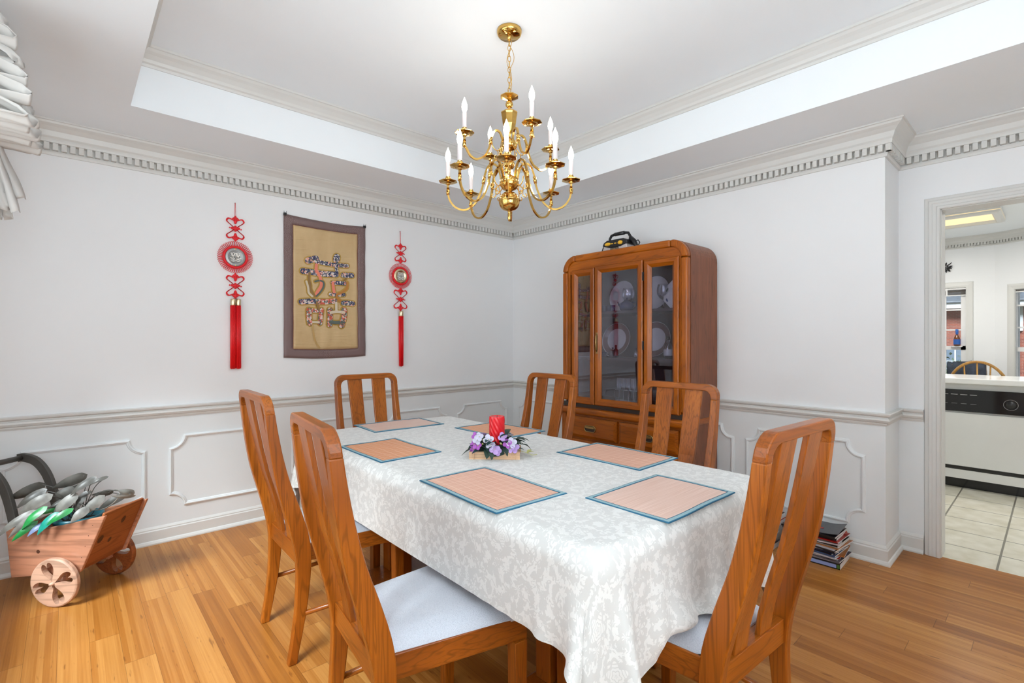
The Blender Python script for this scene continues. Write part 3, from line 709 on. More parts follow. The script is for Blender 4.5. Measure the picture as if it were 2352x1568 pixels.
# ================================================================== DINING CHAIRS
def chair_proto():
    root = empty('dining_chair')
    Bk = [(0, -.035), (.08, -.020), (.19, -.006), (.30, -.001), (.37, 0), (.44, -.008), (.50, -.021), (.60, -.048), (.70, -.076), (.80, -.094), (.90, -.107), (.985, -.116), (1.0, -.118)]
    Ft = [(0, -.002), (.08, .014), (.19, .036), (.30, .049), (.37, .054), (.44, .053), (.50, .043), (.60, .012), (.70, -.024), (.80, -.050), (.90, -.069), (.985, -.082), (1.0, -.084)]
    W2 = .206; T = .031
    def prof_at(z, tab):
        for (a, x), (b, y) in zip(tab, tab[1:]):
            if a <= z <= b: return x+(y-x)*(z-a)/(b-a)
        (a, x), (b, y) = tab[-2], tab[-1]; return y+(y-x)*(z-b)/(b-a)
    def smooth(tab, n=36, z0=0, z1=.976):
        zz = [z0+(z1-z0)*i/n for i in range(n+1)]; h = .035
        return [((prof_at(max(z0, z-h), tab)+prof_at(z, tab)*2+prof_at(min(1.0, z+h), tab))/4, z) for z in zz]
    poly = smooth(Ft)+smooth(Bk)[::-1]
    for sg in (-1, 1):
        y0, y1 = (W2-T, W2) if sg > 0 else (-W2, -W2+T)
        B().prism(poly, y0, y1, axes='xz').build('leg', M['chair'], root, bevel=.004)
    # crest: arched top with rounded corners
    R = .055; r = .036; zt = 1.045; tw = .030
    outer = [(-W2, .974)]+[(x, z) for x, z in arc(-W2+R, zt-R, R, 180, 90, 8)]+arc(W2-R, zt-R, R, 90, 0, 8)+[(W2, .974)]
    inner = [(W2-T, .974)]+arc(W2-T-r, zt-tw-r, r, 0, 90, 8)+arc(-W2+T+r, zt-tw-r, r, 90, 180, 8)+[(-W2+T, .974)]
    n = len(outer); b = B(); vs = []
    for which in (Bk, Ft):
        for y, z in outer+inner[::-1]: vs.append((prof_at(z, which), y, z))
    m = 2*n; fs = []
    for i in range(n-1):
        j = i+1; oi, oj = n+i, n+j
        fs += [(i, j, oj, oi), (m+i, m+oi, m+oj, m+j), (i, m+i, m+j, j), (oi, oj, m+oj, m+oi)]
    fs += [(0, n, m+n, m), (n-1, m+n-1, m+2*n-1, 2*n-1)]
    b.add(vs, fs); b.build('crest_rail', M['chair_y'], root, bevel=.004)
    # two curved splats
    for c in (-.080, .080):
        b = B(); vs = []; k = 26
        for i in range(k+1):
            z = .435+(1.020-.435)*i/k
            xm = (prof_at(z, Bk)+prof_at(z, Ft))/2 - .004 + (.010*math.sin(PI*i/k))
            w = .036+.009*i/k
            for x, y in ((xm-.0075, -w), (xm-.0075, w), (xm+.0075, w), (xm+.0075, -w)): vs.append((x, c*(.86+.14*i/k)+y, z))
        fs = [(3, 2, 1, 0), (4*k, 4*k+1, 4*k+2, 4*k+3)]
        for i in range(k):
            for q in range(4): w_ = (q+1) % 4; fs.append((4*i+q, 4*i+w_, 4*i+4+w_, 4*i+4+q))
        b.add(vs, fs); b.build('splat', M['chair'], root, bevel=.003)
    # seat frame
    B().box(.006, .046, -W2+T, W2-T, .372, .442).build('rear_rail', M['chair_y'], root, bevel=.002)
    for sg in (-1, 1):
        ya, yb = sg*.182, sg*.234
        b = B(); t = .022
        pts = [(.05, ya), (.445, yb), (.445, yb-sg*t), (.05, ya-sg*t)]
        if sg < 0: pts = pts[::-1]
        b.prism(pts, .378, .446); b.build('side_rail', M['chair_x'], root, bevel=.002)
        b = B(); y = sg*.219
        vs = [(.402, y-.019, 0), (.440, y-.019, 0), (.440, y+.019, 0), (.402, y+.019, 0), (.398, y-.021, .38), (.442, y-.021, .38), (.442, y+.021, .38), (.398, y+.021, .38)]
        b.add(vs, [(0, 3, 2, 1), (4, 5, 6, 7), (0, 1, 5, 4), (1, 2, 6, 5), (2, 3, 7, 6), (3, 0, 4, 7)]); b.build('leg', M['chair'], root, bevel=.003)
        B().tube([(.03, sg*.200, .185), (.42, sg*.218, .185)], .010, 8).build('stretcher', M['chair_x'], root)
    B().box(.425, .447, -.214, .214, .378, .446).build('front_rail', M['chair_y'], root, bevel=.002)
    # cushion
    vs = []; fs = []; nx, ny = 16, 16
    for i in range(nx+1):
        for j in range(ny+1):
            u, w = i/nx, j/ny; hw = .174+(.236-.174)*u
            e = min(1, 4.5*min(u, 1-u, .5)**.75)*min(1, 4.5*min(w, 1-w, .5)**.75)
            vs.append((.048+.402*u, (w*2-1)*hw, .446+.030*e+.008*math.sin(PI*u)*math.sin(PI*w)))
    for i in range(nx):
        for j in range(ny): q = i*(ny+1)+j; fs.append((q, q+ny+1, q+ny+2, q+1))
    k = len(vs); vs += [(.048, -.182, .438), (.45, -.236, .438), (.45, .236, .438), (.048, .182, .438)]
    b = B().add(vs, fs, smooth=True)
    b.add([(.05, -.172, .44), (.448, -.234, .44), (.448, .234, .44), (.05, .172, .44)], [(0, 1, 2, 3)])
    # sides
    ring = [(.048+.402*i/nx, -(.174+.062*i/nx)) for i in range(nx+1)]+[(.45, -.236+.472*j/ny) for j in range(1, ny+1)]+[(.45-.402*i/nx, .236-.062*i/nx) for i in range(1, nx+1)]+[(.048, .174-.348*j/ny) for j in range(1, ny)]
    n = len(ring); b.add([(x, y, .446) for x, y in ring]+[(x, y, .440) for x, y in ring], [(i, (i+1) % n, n+(i+1) % n, n+i) for i in range(n)])
    b.build('seat_cushion', M['seat'], root)
    return root
ch0 = chair_proto(); snapshot()
CH = [(-2.808, -2.412, -6.6, 'oak dining chair nearest the camera on the left, its pale cushion fully in view'),
      (-2.732, -1.562, -1.2, 'oak dining chair on the window side of the table, nearer the plant cart'),
      (-2.000, -.935, -88.7, 'oak dining chair at the far head of the table below the embroidered hanging'),
      (-1.222, -1.590, 179.4, 'oak dining chair in front of the left part of the china cabinet'),
      (-1.228, -2.470, 179, 'oak dining chair in front of the right edge of the china cabinet'),
      (-2.020, -3.203, 86.6, 'oak dining chair at the near end of the table, back to the camera at right')]
for i, (x, y, a, lab) in enumerate(CH):
    c = ch0 if i == 0 else copy_tree(ch0)
    c.location = (x, y, 0); c.rotation_euler = (0, 0, math.radians(a)); tag(c, lab, 'chair', 'oak chairs around the dining table')

# ================================================================== TABLE
TXa, TXb, TYa, TYb, TT = -2.512, -1.518, -3.052, -1.040, .760
tb = empty('dining_table', ((TXa+TXb)/2, (TYa+TYb)/2, 0), 0, 'long oak pedestal dining table under the white brocade cloth', 'table')
hx, hy = (TXb-TXa)/2, (TYb-TYa)/2
B().prism(rrect(-hx+.020, hx-.020, -hy+.020, hy-.020, .080, 8), TT-.040, TT-.012).build('tabletop', M['tablewood'], tb, bevel=.010, seg=3)
B().box(-hx+.12, hx-.12, -hy+.14, hy-.14, TT-.09, TT-.040).build('apron', M['tablewood'], tb)
for yc in (-.56, .56):
    for sx in (-.135, .135):
        for sy in (-.05, .05): B().box(sx-.035, sx+.035, yc+sy-.035, yc+sy+.035, .085, TT-.09).build('pedestal_post', M['tablewood'], tb, bevel=.004)
    B().box(-.36, .36, yc-.11, yc+.11, .03, .085).build('pedestal_base', M['tablewood'], tb, bevel=.012)
    B().box(-.36, -.28, yc-.11, yc+.11, 0, .03).box(.28, .36, yc-.11, yc+.11, 0, .03).build('foot', M['tablewood'], tb, bevel=.004)
B().box(-.04, .04, -.45, .45, .12, .20).build('stretcher', M['tablewood'], tb, bevel=.004)

# ---- tablecloth draped by a small particle solver
def drape():
    OV = .212; sp = .0235
    x0, x1, y0, y1 = TXa-OV, TXb+OV, TYa-.292, TYb+OV
    nx = int(round((x1-x0)/sp))+1; ny = int(round((y1-y0)/sp))+1
    X, Y = np.meshgrid(np.linspace(x0, x1, nx), np.linspace(y0, y1, ny), indexing='ij')
    dx = X[1, 0]-X[0, 0]; dy = Y[0, 1]-Y[0, 0]
    rs = np.random.RandomState(11)
    P = np.stack([X, Y, np.full_like(X, TT+.004)], -1); P[..., 2] += rs.rand(nx, ny)*.002
    r = .085; top = TT+.0035; m = .004
    cx, cy = (TXa+TXb)/2, (TYa+TYb)/2
    hx_, hy_ = (TXb-TXa)/2+m, (TYb-TYa)/2+m
    def sd(P):
        qx = np.abs(P[..., 0]-cx)-(hx_-r); qy = np.abs(P[..., 1]-cy)-(hy_-r)
        ox = np.maximum(qx, 0); oy = np.maximum(qy, 0); L = np.sqrt(ox*ox+oy*oy)
        d = L+np.minimum(np.maximum(qx, qy), 0)-r
        # outward gradient
        both = (qx > 0) & (qy > 0); gx = np.where(both, ox/np.maximum(L, 1e-6), (qx > qy).astype(float)); gy = np.where(both, oy/np.maximum(L, 1e-6), (qx <= qy).astype(float))
        return d, gx*np.sign(P[..., 0]-cx), gy*np.sign(P[..., 1]-cy)
    d0, _, _ = sd(P); lock = d0 < -.03
    V = np.zeros_like(P); P0 = P.copy(); dt = .016
    def con(A, Bq, wa, wb, L, k):
        D = Bq-A; l = np.linalg.norm(D, axis=-1, keepdims=True); w = wa+wb; w = np.where(w == 0, 1, w)
        c = k*(l-L)/np.maximum(l, 1e-9)/w*D
        A += c*wa; Bq -= c*wb
    inv = np.where(lock, 0., 1.)[..., None]
    dg = math.hypot(dx, dy)
    def project():
        for (ax, st, L, k) in ((0, 1, dx, 1.), (1, 1, dy, 1.)):
            for par in (0, 1):
                if ax == 0:
                    n = (nx-1-par+1)//2; a = slice(par, par+2*n-1, 2); b = slice(par+1, par+2*n, 2)
                    con(P[a, :], P[b, :], inv[a, :], inv[b, :], L, k)
                else:
                    n = (ny-1-par+1)//2; a = slice(par, par+2*n-1, 2); b = slice(par+1, par+2*n, 2)
                    con(P[:, a], P[:, b], inv[:, a], inv[:, b], L, k)
        for par in (0, 1):
            n = (nx-1-par+1)//2; a = slice(par, par+2*n-1, 2); b = slice(par+1, par+2*n, 2)
            con(P[a, :-1], P[b, 1:], inv[a, :-1], inv[b, 1:], dg, .25); con(P[a, 1:], P[b, :-1], inv[a, 1:], inv[b, :-1], dg, .25)
        # bending
        for o in (0, 1, 2, 3):
            n = (nx-2-o)//4+1; A = P[o:nx-2:4]; Bq = P[o+2:nx:4]; q = min(len(A), len(Bq)); con(A[:q], Bq[:q], inv[o:nx-2:4][:q], inv[o+2:nx:4][:q], 2*dx, .18)
            A = P[:, o:ny-2:4]; Bq = P[:, o+2:ny:4]; q = min(A.shape[1], Bq.shape[1]); con(A[:, :q], Bq[:, :q], inv[:, o:ny-2:4][:, :q], inv[:, o+2:ny:4][:, :q], 2*dy, .18)
    re = .014
    def collide():
        d, gx, gy = sd(P); z = P[..., 2]
        a = d+re; bz = z-(top-re)
        corner = (a > 0) & (bz > 0); L = np.sqrt(a*a+bz*bz); hit = corner & (L < re); L = np.maximum(L, 1e-6)
        inside = ~corner & (d < 0) & (z < top)
        up = inside & ((top-z) < -d); side = inside & ~up
        P[..., 2] = np.where(up, top, np.where(hit, top-re+bz/L*re, z))
        sh = np.where(side, -d, np.where(hit, a/L*re-a, 0))
        P[..., 0] += sh*gx; P[..., 1] += sh*gy
        on = (np.abs(P[..., 0]+2.02) < .235) & (P[..., 1] > -3.17) & (P[..., 1] < TYa+.02) & (P[..., 2] < .489)
        P[..., 2] = np.where(on, .489, P[..., 2])
    for it in range(420):
        prev = P.copy(); V[..., 2] -= 9.8*dt*inv[..., 0]
        if it < 120: V += (rs.rand(nx, ny, 3)-.5)*.05*inv
        V *= .965; P += V*dt*inv
        for _ in range(7): project()
        collide(); V = (P-prev)/dt
        # extra damping late
        if it > 300: V *= .9
    # lightly smooth
    for _ in range(2):
        Q = P.copy(); Q[1:-1, 1:-1] = (P[1:-1, 1:-1]*2+P[2:, 1:-1]+P[:-2, 1:-1]+P[1:-1, 2:]+P[1:-1, :-2])/6; 
        w = (~lock)[..., None]; P = np.where(w, Q, P); collide()
    # gathered folds of the near end and its corners, growing towards the hem
    d, gx, gy = sd(P); dep = np.clip((top-.03-P[..., 2])/.25, 0, 1.3)
    sw = np.clip((TYa+.10-P[..., 1])/.10, 0, 1)*dep
    s_ = P[..., 0]-P[..., 1]*.4
    wave = (np.sin(s_*46+.6)+.6*np.sin(s_*27+2.0)+.35*np.sin(s_*83+1))*.010*sw
    nxv = gx; nyv = gy
    P[..., 0] += wave*nxv; P[..., 1] += wave*nyv
    collide()
    P[..., 2] += np.where(lock, .0004*np.sin(Y*9+1)*np.sin(X*5), 0)
    return P, X, Y
P, X, Y = drape(); nx, ny = X.shape
me = bpy.data.meshes.new('tablecloth')
idx = np.arange(nx*ny).reshape(nx, ny)
F = np.stack([idx[:-1, :-1], idx[1:, :-1], idx[1:, 1:], idx[:-1, 1:]], -1).reshape(-1, 4)
me.from_pydata(P.reshape(-1, 3).tolist(), [], F.tolist())
uvl = me.uv_layers.new(name='UVMap'); li = np.zeros(len(me.loops), dtype=int); me.loops.foreach_get('vertex_index', li)
uvs = np.stack([X.reshape(-1)[li], Y.reshape(-1)[li]], -1); uvl.data.foreach_set('uv', uvs.reshape(-1).astype(np.float32))
cl_o = link('tablecloth', me, M['cloth'], None, True); tag(cl_o, 'white floral brocade tablecloth draped over the dining table', 'tablecloth')
sb = cl_o.modifiers.new('sub', 'SUBSURF'); sb.levels = 1; sb.render_levels = 2
TZ = TT+.0045
# ================================================================== PLACEMATS
def placemat(cx, cy, w, d, rot, axis, cols, lab):
    e = empty('placemat', (cx, cy, TZ), math.radians(rot), lab, 'placemat', 'bamboo placemats with teal binding')
    n = 14; b = B(); vs = []; fs = []; hw, hd = w/2-.012, d/2-.012
    def wav(x, y): return .0012*math.sin(x*23+cx*9)*math.sin(y*17+cy*5)+.0012
    for i in range(n+1):
        for j in range(n+1): x = -hw+2*hw*i/n; y = -hd+2*hd*j/n; vs.append((x, y, .0018+wav(x, y)))
    for i in range(n):
        for j in range(n): q = i*(n+1)+j; fs.append((q, q+n+1, q+n+2, q+1))
    b.add(vs, fs, smooth=True); key = 'bamb%d%s' % (axis, cols)
    b.build('woven_field', M[key], e)
    b = B(); b.cs = False
    path = [(-w/2, -d/2, 0), (w/2, -d/2, 0), (w/2, d/2, 0), (-w/2, d/2, 0)]
    P2 = []
    for k in range(4):
        p, q = Vector(path[k]), Vector(path[(k+1) % 4])
        for t in range(8): v = p.lerp(q, t/8); P2.append((v.x, v.y, wav(v.x, v.y)-.001))
    b.mat(0).sweep(P2, (0, 0, 1), [(-.0, .0), (-.0, .003), (-.003, .0045), (-.013, .0042), (-.014, .002), (-.014, 0)], closed=True)
    b.mat(1).sweep(P2, (0, 0, 1), [(.0018, .000), (.0018, .0030), (-.0008, .0040), (-.0008, .0)], closed=True)
    b.mat(1).sweep(P2, (0, 0, 1), [(-.0135, .0030), (-.0135, .0048), (-.0150, .0046), (-.0150, .002)], closed=True)
    b.build('binding', [M['matborder'], M['matedge']], e)
for ax in (0, 1):
    for nm, cc in (('P', PEACH), ('L', PALE), ('O', ORNG)): M['bamb%d%s' % (ax, nm)] = bamboo_mat(ax, *cc, grid=(nm != 'L'))
placemat(-1.968, -1.180, .425, .290, -3, 0, 'L', 'pale bamboo placemat at the far head of the table')
placemat(-1.640, -1.690, .290, .415, 2, 1, 'O', 'orange bamboo placemat behind the red candle')
placemat(-2.325, -1.728, .285, .405, 0, 1, 'O', 'orange bamboo placemat on the window side, left of the candle')
placemat(-1.662, -2.480, .285, .415, 1, 1, 'P', 'bamboo placemat in front of the chair by the cabinet right edge')
placemat(-2.350, -2.472, .285, .430, -2, 1, 'P', 'bamboo placemat with grid pattern in front of the nearest left chair')
placemat(-2.005, -2.905, .400, .283, 0, 0, 'L', 'pale bamboo placemat at the near end of the table')

# ================================================================== CENTREPIECE
M['palewood'] = wood('pale_birch', hexc(176, 138, 104), hexc(204, 168, 134), hexc(222, 192, 160), axis=0, rough=.5, coat=0)
M['candle'] = plain('red_wax', (.62, .006, .014, 1), .28, var=.02, Subsurface_Weight=.15) if False else plain('red_wax', (.62, .006, .014, 1), .25, var=.02)
CRZ = math.radians(-45)
ct = empty('flower_tray', (-2.045, -2.140, TZ), CRZ, 'small pale wooden tray with ribs holding the flower ring and candle', 'tray')
b = B(); b.box(-.105, .105, -.07, -.063, 0, .032); b.box(-.105, .105, .063, .07, 0, .032); b.box(-.098, -.091, -.063, .063, 0, .03); b.box(.091, .098, -.063, .063, 0, .03); b.box(-.098, .098, -.063, .063, 0, .006)
b.build('tray_body', M['palewood'], ct, bevel=.001)
for x in (-.085, .072, .088): B().box(x-.002, x+.002, -.0745, -.07, -.0, .036).build('rib', M['palewood'], ct)
# twisted candle
b = B(); n, k = 72, 26; vs = []; fs = []
for i in range(k+1):
    z = .118*i/k
    for j in range(n):
        a = 2*PI*j/n; r = .0318+.0016*math.cos(12*(a+z*18)); 
        if i in (0, k): r *= .95
        vs.append((r*math.cos(a), r*math.sin(a), z))
for i in range(k):
    for j in range(n): q = i*n+j; w = i*n+(j+1) % n; fs.append((q, w, w+n, q+n))
fs.append(tuple(range(n))[::-1]); b.add(vs, fs, smooth=True)
c_ = len(vs); ring = [(.0302*math.cos(2*PI*j/n), .0302*math.sin(2*PI*j/n), .118) for j in range(n)]
b.add(ring+[(.024*math.cos(2*PI*j/n), .024*math.sin(2*PI*j/n), .116) for j in range(n)]+[(0, 0, .112)], [(j, (j+1) % n, n+(j+1) % n, n+j) for j in range(n)]+[(n+j, n+(j+1) % n, 2*n) for j in range(n)], smooth=True)
cd = empty('candle', (-2.047, -2.150, TZ+.052), 0, 'red spiral-grooved pillar candle standing in the flower ring', 'candle')
b.build('wax', M['candle'], cd); B().tube([(0, 0, .110), (.001, 0, .122)], .0012, 6).build('wick', M['black'], cd)
# flower ring
M['leafdark'] = plain('dark_silk_leaf', hexc(42, 66, 56), .6, var=.25, vscale=30)
M['leafteal'] = plain('blue_green_silk_leaf', hexc(32, 72, 72), .6, var=.25, vscale=30)
M['pwhite'] = plain('white_petal', hexc(196, 194, 212), .6); M['plilac'] = plain('lilac_petal', hexc(176, 146, 200), .6); M['pmauve'] = plain('mauve_petal', hexc(166, 88, 178), .6)
M['pyel'] = plain('pale_green_bud', hexc(180, 178, 110), .6)
fr = empty('flower_ring', (-2.047, -2.150, TZ+.007), CRZ, 'ring of artificial lilac flowers and dark leaves around the red candle', 'flowers')
def leafshape(b, base, tip, w, cup=.15, lobes=0, n=8, up=(0, 0, 1)):
    base, tip = Vector(base), Vector(tip); d = tip-base; L = d.length; d.normalize(); s_ = d.cross(Vector(up))
    if s_.length < .1: s_ = d.cross(Vector((1, 0, 0)))
    s_.normalize(); nn = s_.cross(d).normalized(); vs = []; fs = []
    for i in range(n+1):
        t = i/n; hw = w*.5*math.sin(PI*min(1, t**.75))**.8 if 0 < t < 1 else 0
        if lobes: hw *= .7+.3*abs(math.cos(t*PI*lobes))
        mid = base+d*L*t+nn*(L*.12*math.sin(PI*t)-L*.10*t*t)
        vs += [mid-s_*hw+nn*hw*cup*2, mid, mid+s_*hw+nn*hw*cup*2]
    for i in range(n): q = i*3; fs += [(q, q+1, q+4, q+3), (q+1, q+2, q+5, q+4)]
    b.add(vs, fs, smooth=True)
B().tube([(.062*math.cos(t), .055*math.sin(t), .02) for t in np.linspace(0, 2*PI, 24)[:-1]], .016, 7, closed=True).build('wire_ring', M['leafdark'], fr)
rnd = random.Random(21)
for k in range(56):
    a = 2*PI*k*5/56+rnd.uniform(-.1, .1); r0 = rnd.uniform(.042, .07); h = rnd.uniform(.015, .075)
    L = rnd.uniform(.045, .075); el = rnd.uniform(-.25, .75)
    bs = Vector((r0*math.cos(a)*1.15, r0*math.sin(a)*.9, h)); tp = bs+Vector((math.cos(a+rnd.uniform(-.6, .6))*math.cos(el), math.sin(a+rnd.uniform(-.6, .6))*math.cos(el)*.9, math.sin(el)))*L
    tp.z = max(tp.z, .004)
    b = B(); leafshape(b, bs, tp, rnd.uniform(.026, .042), lobes=rnd.choice([0, 0, 3])); b.build('leaf', M[rnd.choice(['leafdark', 'leafdark', 'leafteal'])], fr)
for bs, tp in (((-.08, -.05, .03), (-.145, -.06, .012)), ((-.02, -.075, .04), (-.012, -.095, -.0)), ((.03, -.075, .045), (.052, -.095, .016)), ((.10, .02, .04), (.15, .03, .015))):
    b = B(); leafshape(b, bs, tp, .03, lobes=2); b.build('leaf', M['leafdark'], fr)
def flower(x, y, z, sz, m, tilt):
    b = B(); T = Matrix.Translation((x, y, z)) @ Matrix.Rotation(tilt[0], 4, 'X') @ Matrix.Rotation(tilt[1], 4, 'Y')
    b.mat(0)
    for k in range(4):
        a = k*PI/2+.3; vs = []; fs = []; n = 10
        c = Vector((math.cos(a), math.sin(a), 0))*sz*.55
        vs.append((c.x, c.y, -.001))
        for j in range(n): t = 2*PI*j/n; vs.append((c.x+sz*.5*math.cos(t), c.y+sz*.5*math.sin(t), sz*.16+.001*k))
        for j in range(n): fs.append((0, 1+j, 1+(j+1) % n))
        b.add(vs, fs, T, smooth=True)
    b.mat(1).sphere((0, 0, .003), .003, 6, T=T)
    b.build('blossom', [M[m], M['pyel']], fr)
FL = [(-.078, -.062, .052, .016, 'pwhite'), (-.068, -.060, .062, .015, 'pwhite'), (-.088, -.058, .038, .015, 'pmauve'), (-.072, -.062, .034, .014, 'pmauve'), (-.085, -.045, .062, .014, 'pmauve'), (-.092, -.055, .022, .013, 'pmauve'),
      (-.028, -.078, .056, .018, 'pwhite'), (-.018, -.082, .040, .016, 'pwhite'), (-.002, -.086, .028, .018, 'plilac'), (.008, -.080, .020, .015, 'plilac'), (.030, -.070, .064, .016, 'plilac'),
      (.050, -.072, .044, .016, 'pmauve'), (.066, -.070, .046, .018, 'pwhite'), (.078, -.068, .030, .018, 'plilac'), (.062, -.076, .028, .014, 'plilac'), (-.06, .05, .05, .015, 'plilac'), (.05, .05, .05, .015, 'pwhite')]
for x, y, z, sz, m in FL: flower(x, y, z*1.32+.004, sz*1.22, m, (PI/2*.8 if y < 0 else -.6, rnd.uniform(-.4, .4)))
for k in range(9):
    a = rnd.uniform(0, 2*PI); B().sphere((.06*math.cos(a), -.05+.02*math.sin(a), rnd.uniform(.05, .075)), .004, 6).build('bud', M['pyel'], fr)
B().tube([(.09, 0, .02), (.125, -.01, .012), (.15, -.02, .004), (.17, -.015, .006)], .0012, 5).build('tendril', M['pyel'], fr)
b = B(); leafshape(b, (.13, -.012, .01), (.15, .01, .022), .02); leafshape(b, (.13, -.012, .01), (.16, -.01, .016), .015); b.build('leaf', M['pyel'], fr)

# ================================================================== CHINA CABINET  (front faces -x)
cb = empty('china_cabinet', (0, 0, 0), 0, 'tall oak china cabinet with rounded top, glass doors and drawers', 'cabinet')
cb.location = (-.022, -1.605, 0)
CXF = -.41; H0 = .54; CT = 1.925; CR_ = .125       # front plane, half width, top, corner radius
def outline(hw, zt, r, zb): return [(-hw, zb)]+arc(-hw+r, zt-r, r, 180, 90, 9)+arc(hw-r, zt-r, r, 90, 0, 9)+[(hw, zb)]
def shell(b, o, i, x0, x1):
    n = len(o); vs = [(x, y, z) for x in (x0, x1) for y, z in o+i]; m = 2*n; fs = []
    for k in range(n-1):
        fs += [(k, k+1, n+k+1, n+k), (m+k, m+n+k, m+n+k+1, m+k+1), (k, m+k, m+k+1, k+1), (n+k, n+k+1, m+n+k+1, m+n+k)]
    fs += [(0, n, m+n, m), (n-1, m+n-1, m+2*n-1, 2*n-1)]
    return b.add(vs, fs)
shell(B(), outline(H0, CT, CR_, .045), outline(H0-.02, CT-.02, CR_-.02, .045), CXF+.045, 0).build('carcass', M['cabside'], cb)
def piece(o, i, name, mat):
    b = shell(B(), o, i, CXF-.002, CXF+.045); return b.build(name, mat, cb, bevel=.013, seg=4)
FW = .050; ri = CR_-.045
piece([(-H0, .78), (-H0, CT-CR_-.0012)], [(-H0+FW, .78), (-H0+FW, CT-CR_-.0012)], 'front_stile', M['cab'])
piece([(H0, CT-CR_-.0012), (H0, .78)], [(H0-FW, CT-CR_-.0012), (H0-FW, .78)], 'front_stile', M['cab'])
piece(arc(-H0+CR_, CT-CR_, CR_, 180, 90, 9), arc(-H0+CR_, CT-CR_, CR_-FW, 180, 90, 9), 'corner_block', M['cab'])
piece(arc(H0-CR_, CT-CR_, CR_, 90, 0, 9), arc(H0-CR_, CT-CR_, CR_-FW, 90, 0, 9), 'corner_block', M['cab'])
piece([(-H0+CR_+.0012, CT), (H0-CR_-.0012, CT)], [(-H0+CR_+.0012, CT-FW), (H0-CR_-.0012, CT-FW)], 'top_rail', M['cab_y'])
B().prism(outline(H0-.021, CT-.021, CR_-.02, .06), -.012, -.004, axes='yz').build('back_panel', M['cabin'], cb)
def header():
    r = CR_-.05; o = [(y, z) for y, z in arc(-H0+.05+r, CT-.05-r, r, 180, 90, 8)+arc(H0-.05-r, CT-.05-r, r, 90, 0, 8)]
    return o+[(H0-.05, 1.775), (-H0+.05, 1.775)]
B().prism(header(), CXF+.012, CXF+.030, axes='yz').build('header_panel', M['cab_y'], cb)
for yy in (-H0+.052, H0-.075): B().box(CXF+.010, CXF+.04, yy, yy+.023, .77, 1.80).build('stile', M['cab'], cb)
dprof = [(0, 0), (0, .020), (.006, .026), (.030, .026), (.044, .014), (.052, .006), (.052, 0)]
def glass_door(y0, y1, z0, z1, name, handle=None, hinge=None):
    f = B().sweep([(CXF+.016, y0, z0), (CXF+.016, y1, z0), (CXF+.016, y1, z1), (CXF+.016, y0, z1)], (-1, 0, 0), dprof, closed=True)
    for k_, fc in enumerate(f.f):
        ys_ = [f.v[q][1] for q in fc]; zs_ = [f.v[q][2] for q in fc]; f.mi[k_] = 1 if max(ys_)-min(ys_) > max(zs_)-min(zs_) else 0
    d = f.build(name, [M['cab'], M['cab_y']], cb)
    B().box(CXF+.010, CXF+.013, y0+.045, y1-.045, z0+.045, z1-.045).build('glass_pane', M['glass'], d)
    if handle is not None:
        h = B(); h.tube([(CXF-.006, handle, 1.17), (CXF-.022, handle, 1.185), (CXF-.022, handle, 1.285), (CXF-.006, handle, 1.30)], .0045, 8)
        h.box(CXF-.011, CXF-.008, handle-.009, handle+.009, 1.155, 1.315); h.build('handle', M['oldbrass'], d)
    if hinge is not None:
        h = B()
        for z in (.86, 1.22, 1.70): h.box(CXF-.008, CXF+.004, hinge-.006, hinge+.006, z-.03, z+.03)
        h.build('hinge', M['black'], d)
yc_ = 1.605
# in world y: left 1.164..1.385, centre 1.40..1.81, right 1.822..2.10 (all negative)
def ly(w): return -(w-yc_)
# sweep needs y increasing order so that a>0 points inwards
glass_door(ly(1.388), ly(1.166), .765, 1.808, 'side_door')
glass_door(ly(1.812), ly(1.396), .765, 1.815, 'door', handle=ly(1.418), hinge=ly(1.817))
glass_door(ly(2.085), ly(1.824), .765, 1.808, 'side_door')
for z in (.790, 1.125, 1.475):
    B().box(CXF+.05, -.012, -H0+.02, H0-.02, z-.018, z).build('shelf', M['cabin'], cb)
for yy in (ly(1.392), ly(1.818)): B().box(CXF+.030, CXF+.048, yy-.012, yy+.012, .79, 1.80).build('mullion', M['cab'], cb)
# waist ledge, drawers, lower doors, plinth
B().box(CXF-.045, 0, -H0-.006, H0+.006, .685, .735).build('waist_ledge', M['cab_y'], cb, bevel=.018, seg=4)
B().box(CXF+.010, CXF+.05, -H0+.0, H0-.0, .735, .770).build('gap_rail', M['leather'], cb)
B().box(CXF-.012, CXF+.045, -H0, -H0+.05, .045, .685).build('stile', M['cab'], cb, bevel=.008, seg=3)
B().box(CXF-.012, CXF+.045, H0-.05, H0, .045, .685).build('stile', M['cab'], cb, bevel=.008, seg=3)
B().box(CXF+.004, CXF+.03, -H0+.05, H0-.05, .045, .685).build('face_board', M['cab_y'], cb)
def bev_panel(y0, y1, z0, z1, name):
    o = [(CXF+.004, y0, z0), (CXF+.004, y1, z0), (CXF+.004, y1, z1), (CXF+.004, y0, z1)]
    m1 = [(CXF-.010, y0, z0), (CXF-.010, y1, z0), (CXF-.010, y1, z1), (CXF-.010, y0, z1)]
    t = .022; m2 = [(CXF-.020, y0+t, z0+t), (CXF-.020, y1-t, z0+t), (CXF-.020, y1-t, z1-t), (CXF-.020, y0+t, z1-t)]
    fs = [(0, 1, 5, 4), (1, 2, 6, 5), (2, 3, 7, 6), (3, 0, 4, 7), (4, 5, 9, 8), (5, 6, 10, 9), (6, 7, 11, 10), (7, 4, 8, 11), (8, 9, 10, 11), (3, 2, 1, 0)]
    return B().add(o+m1+m2, fs).build(name, M['cab_y'], cb)
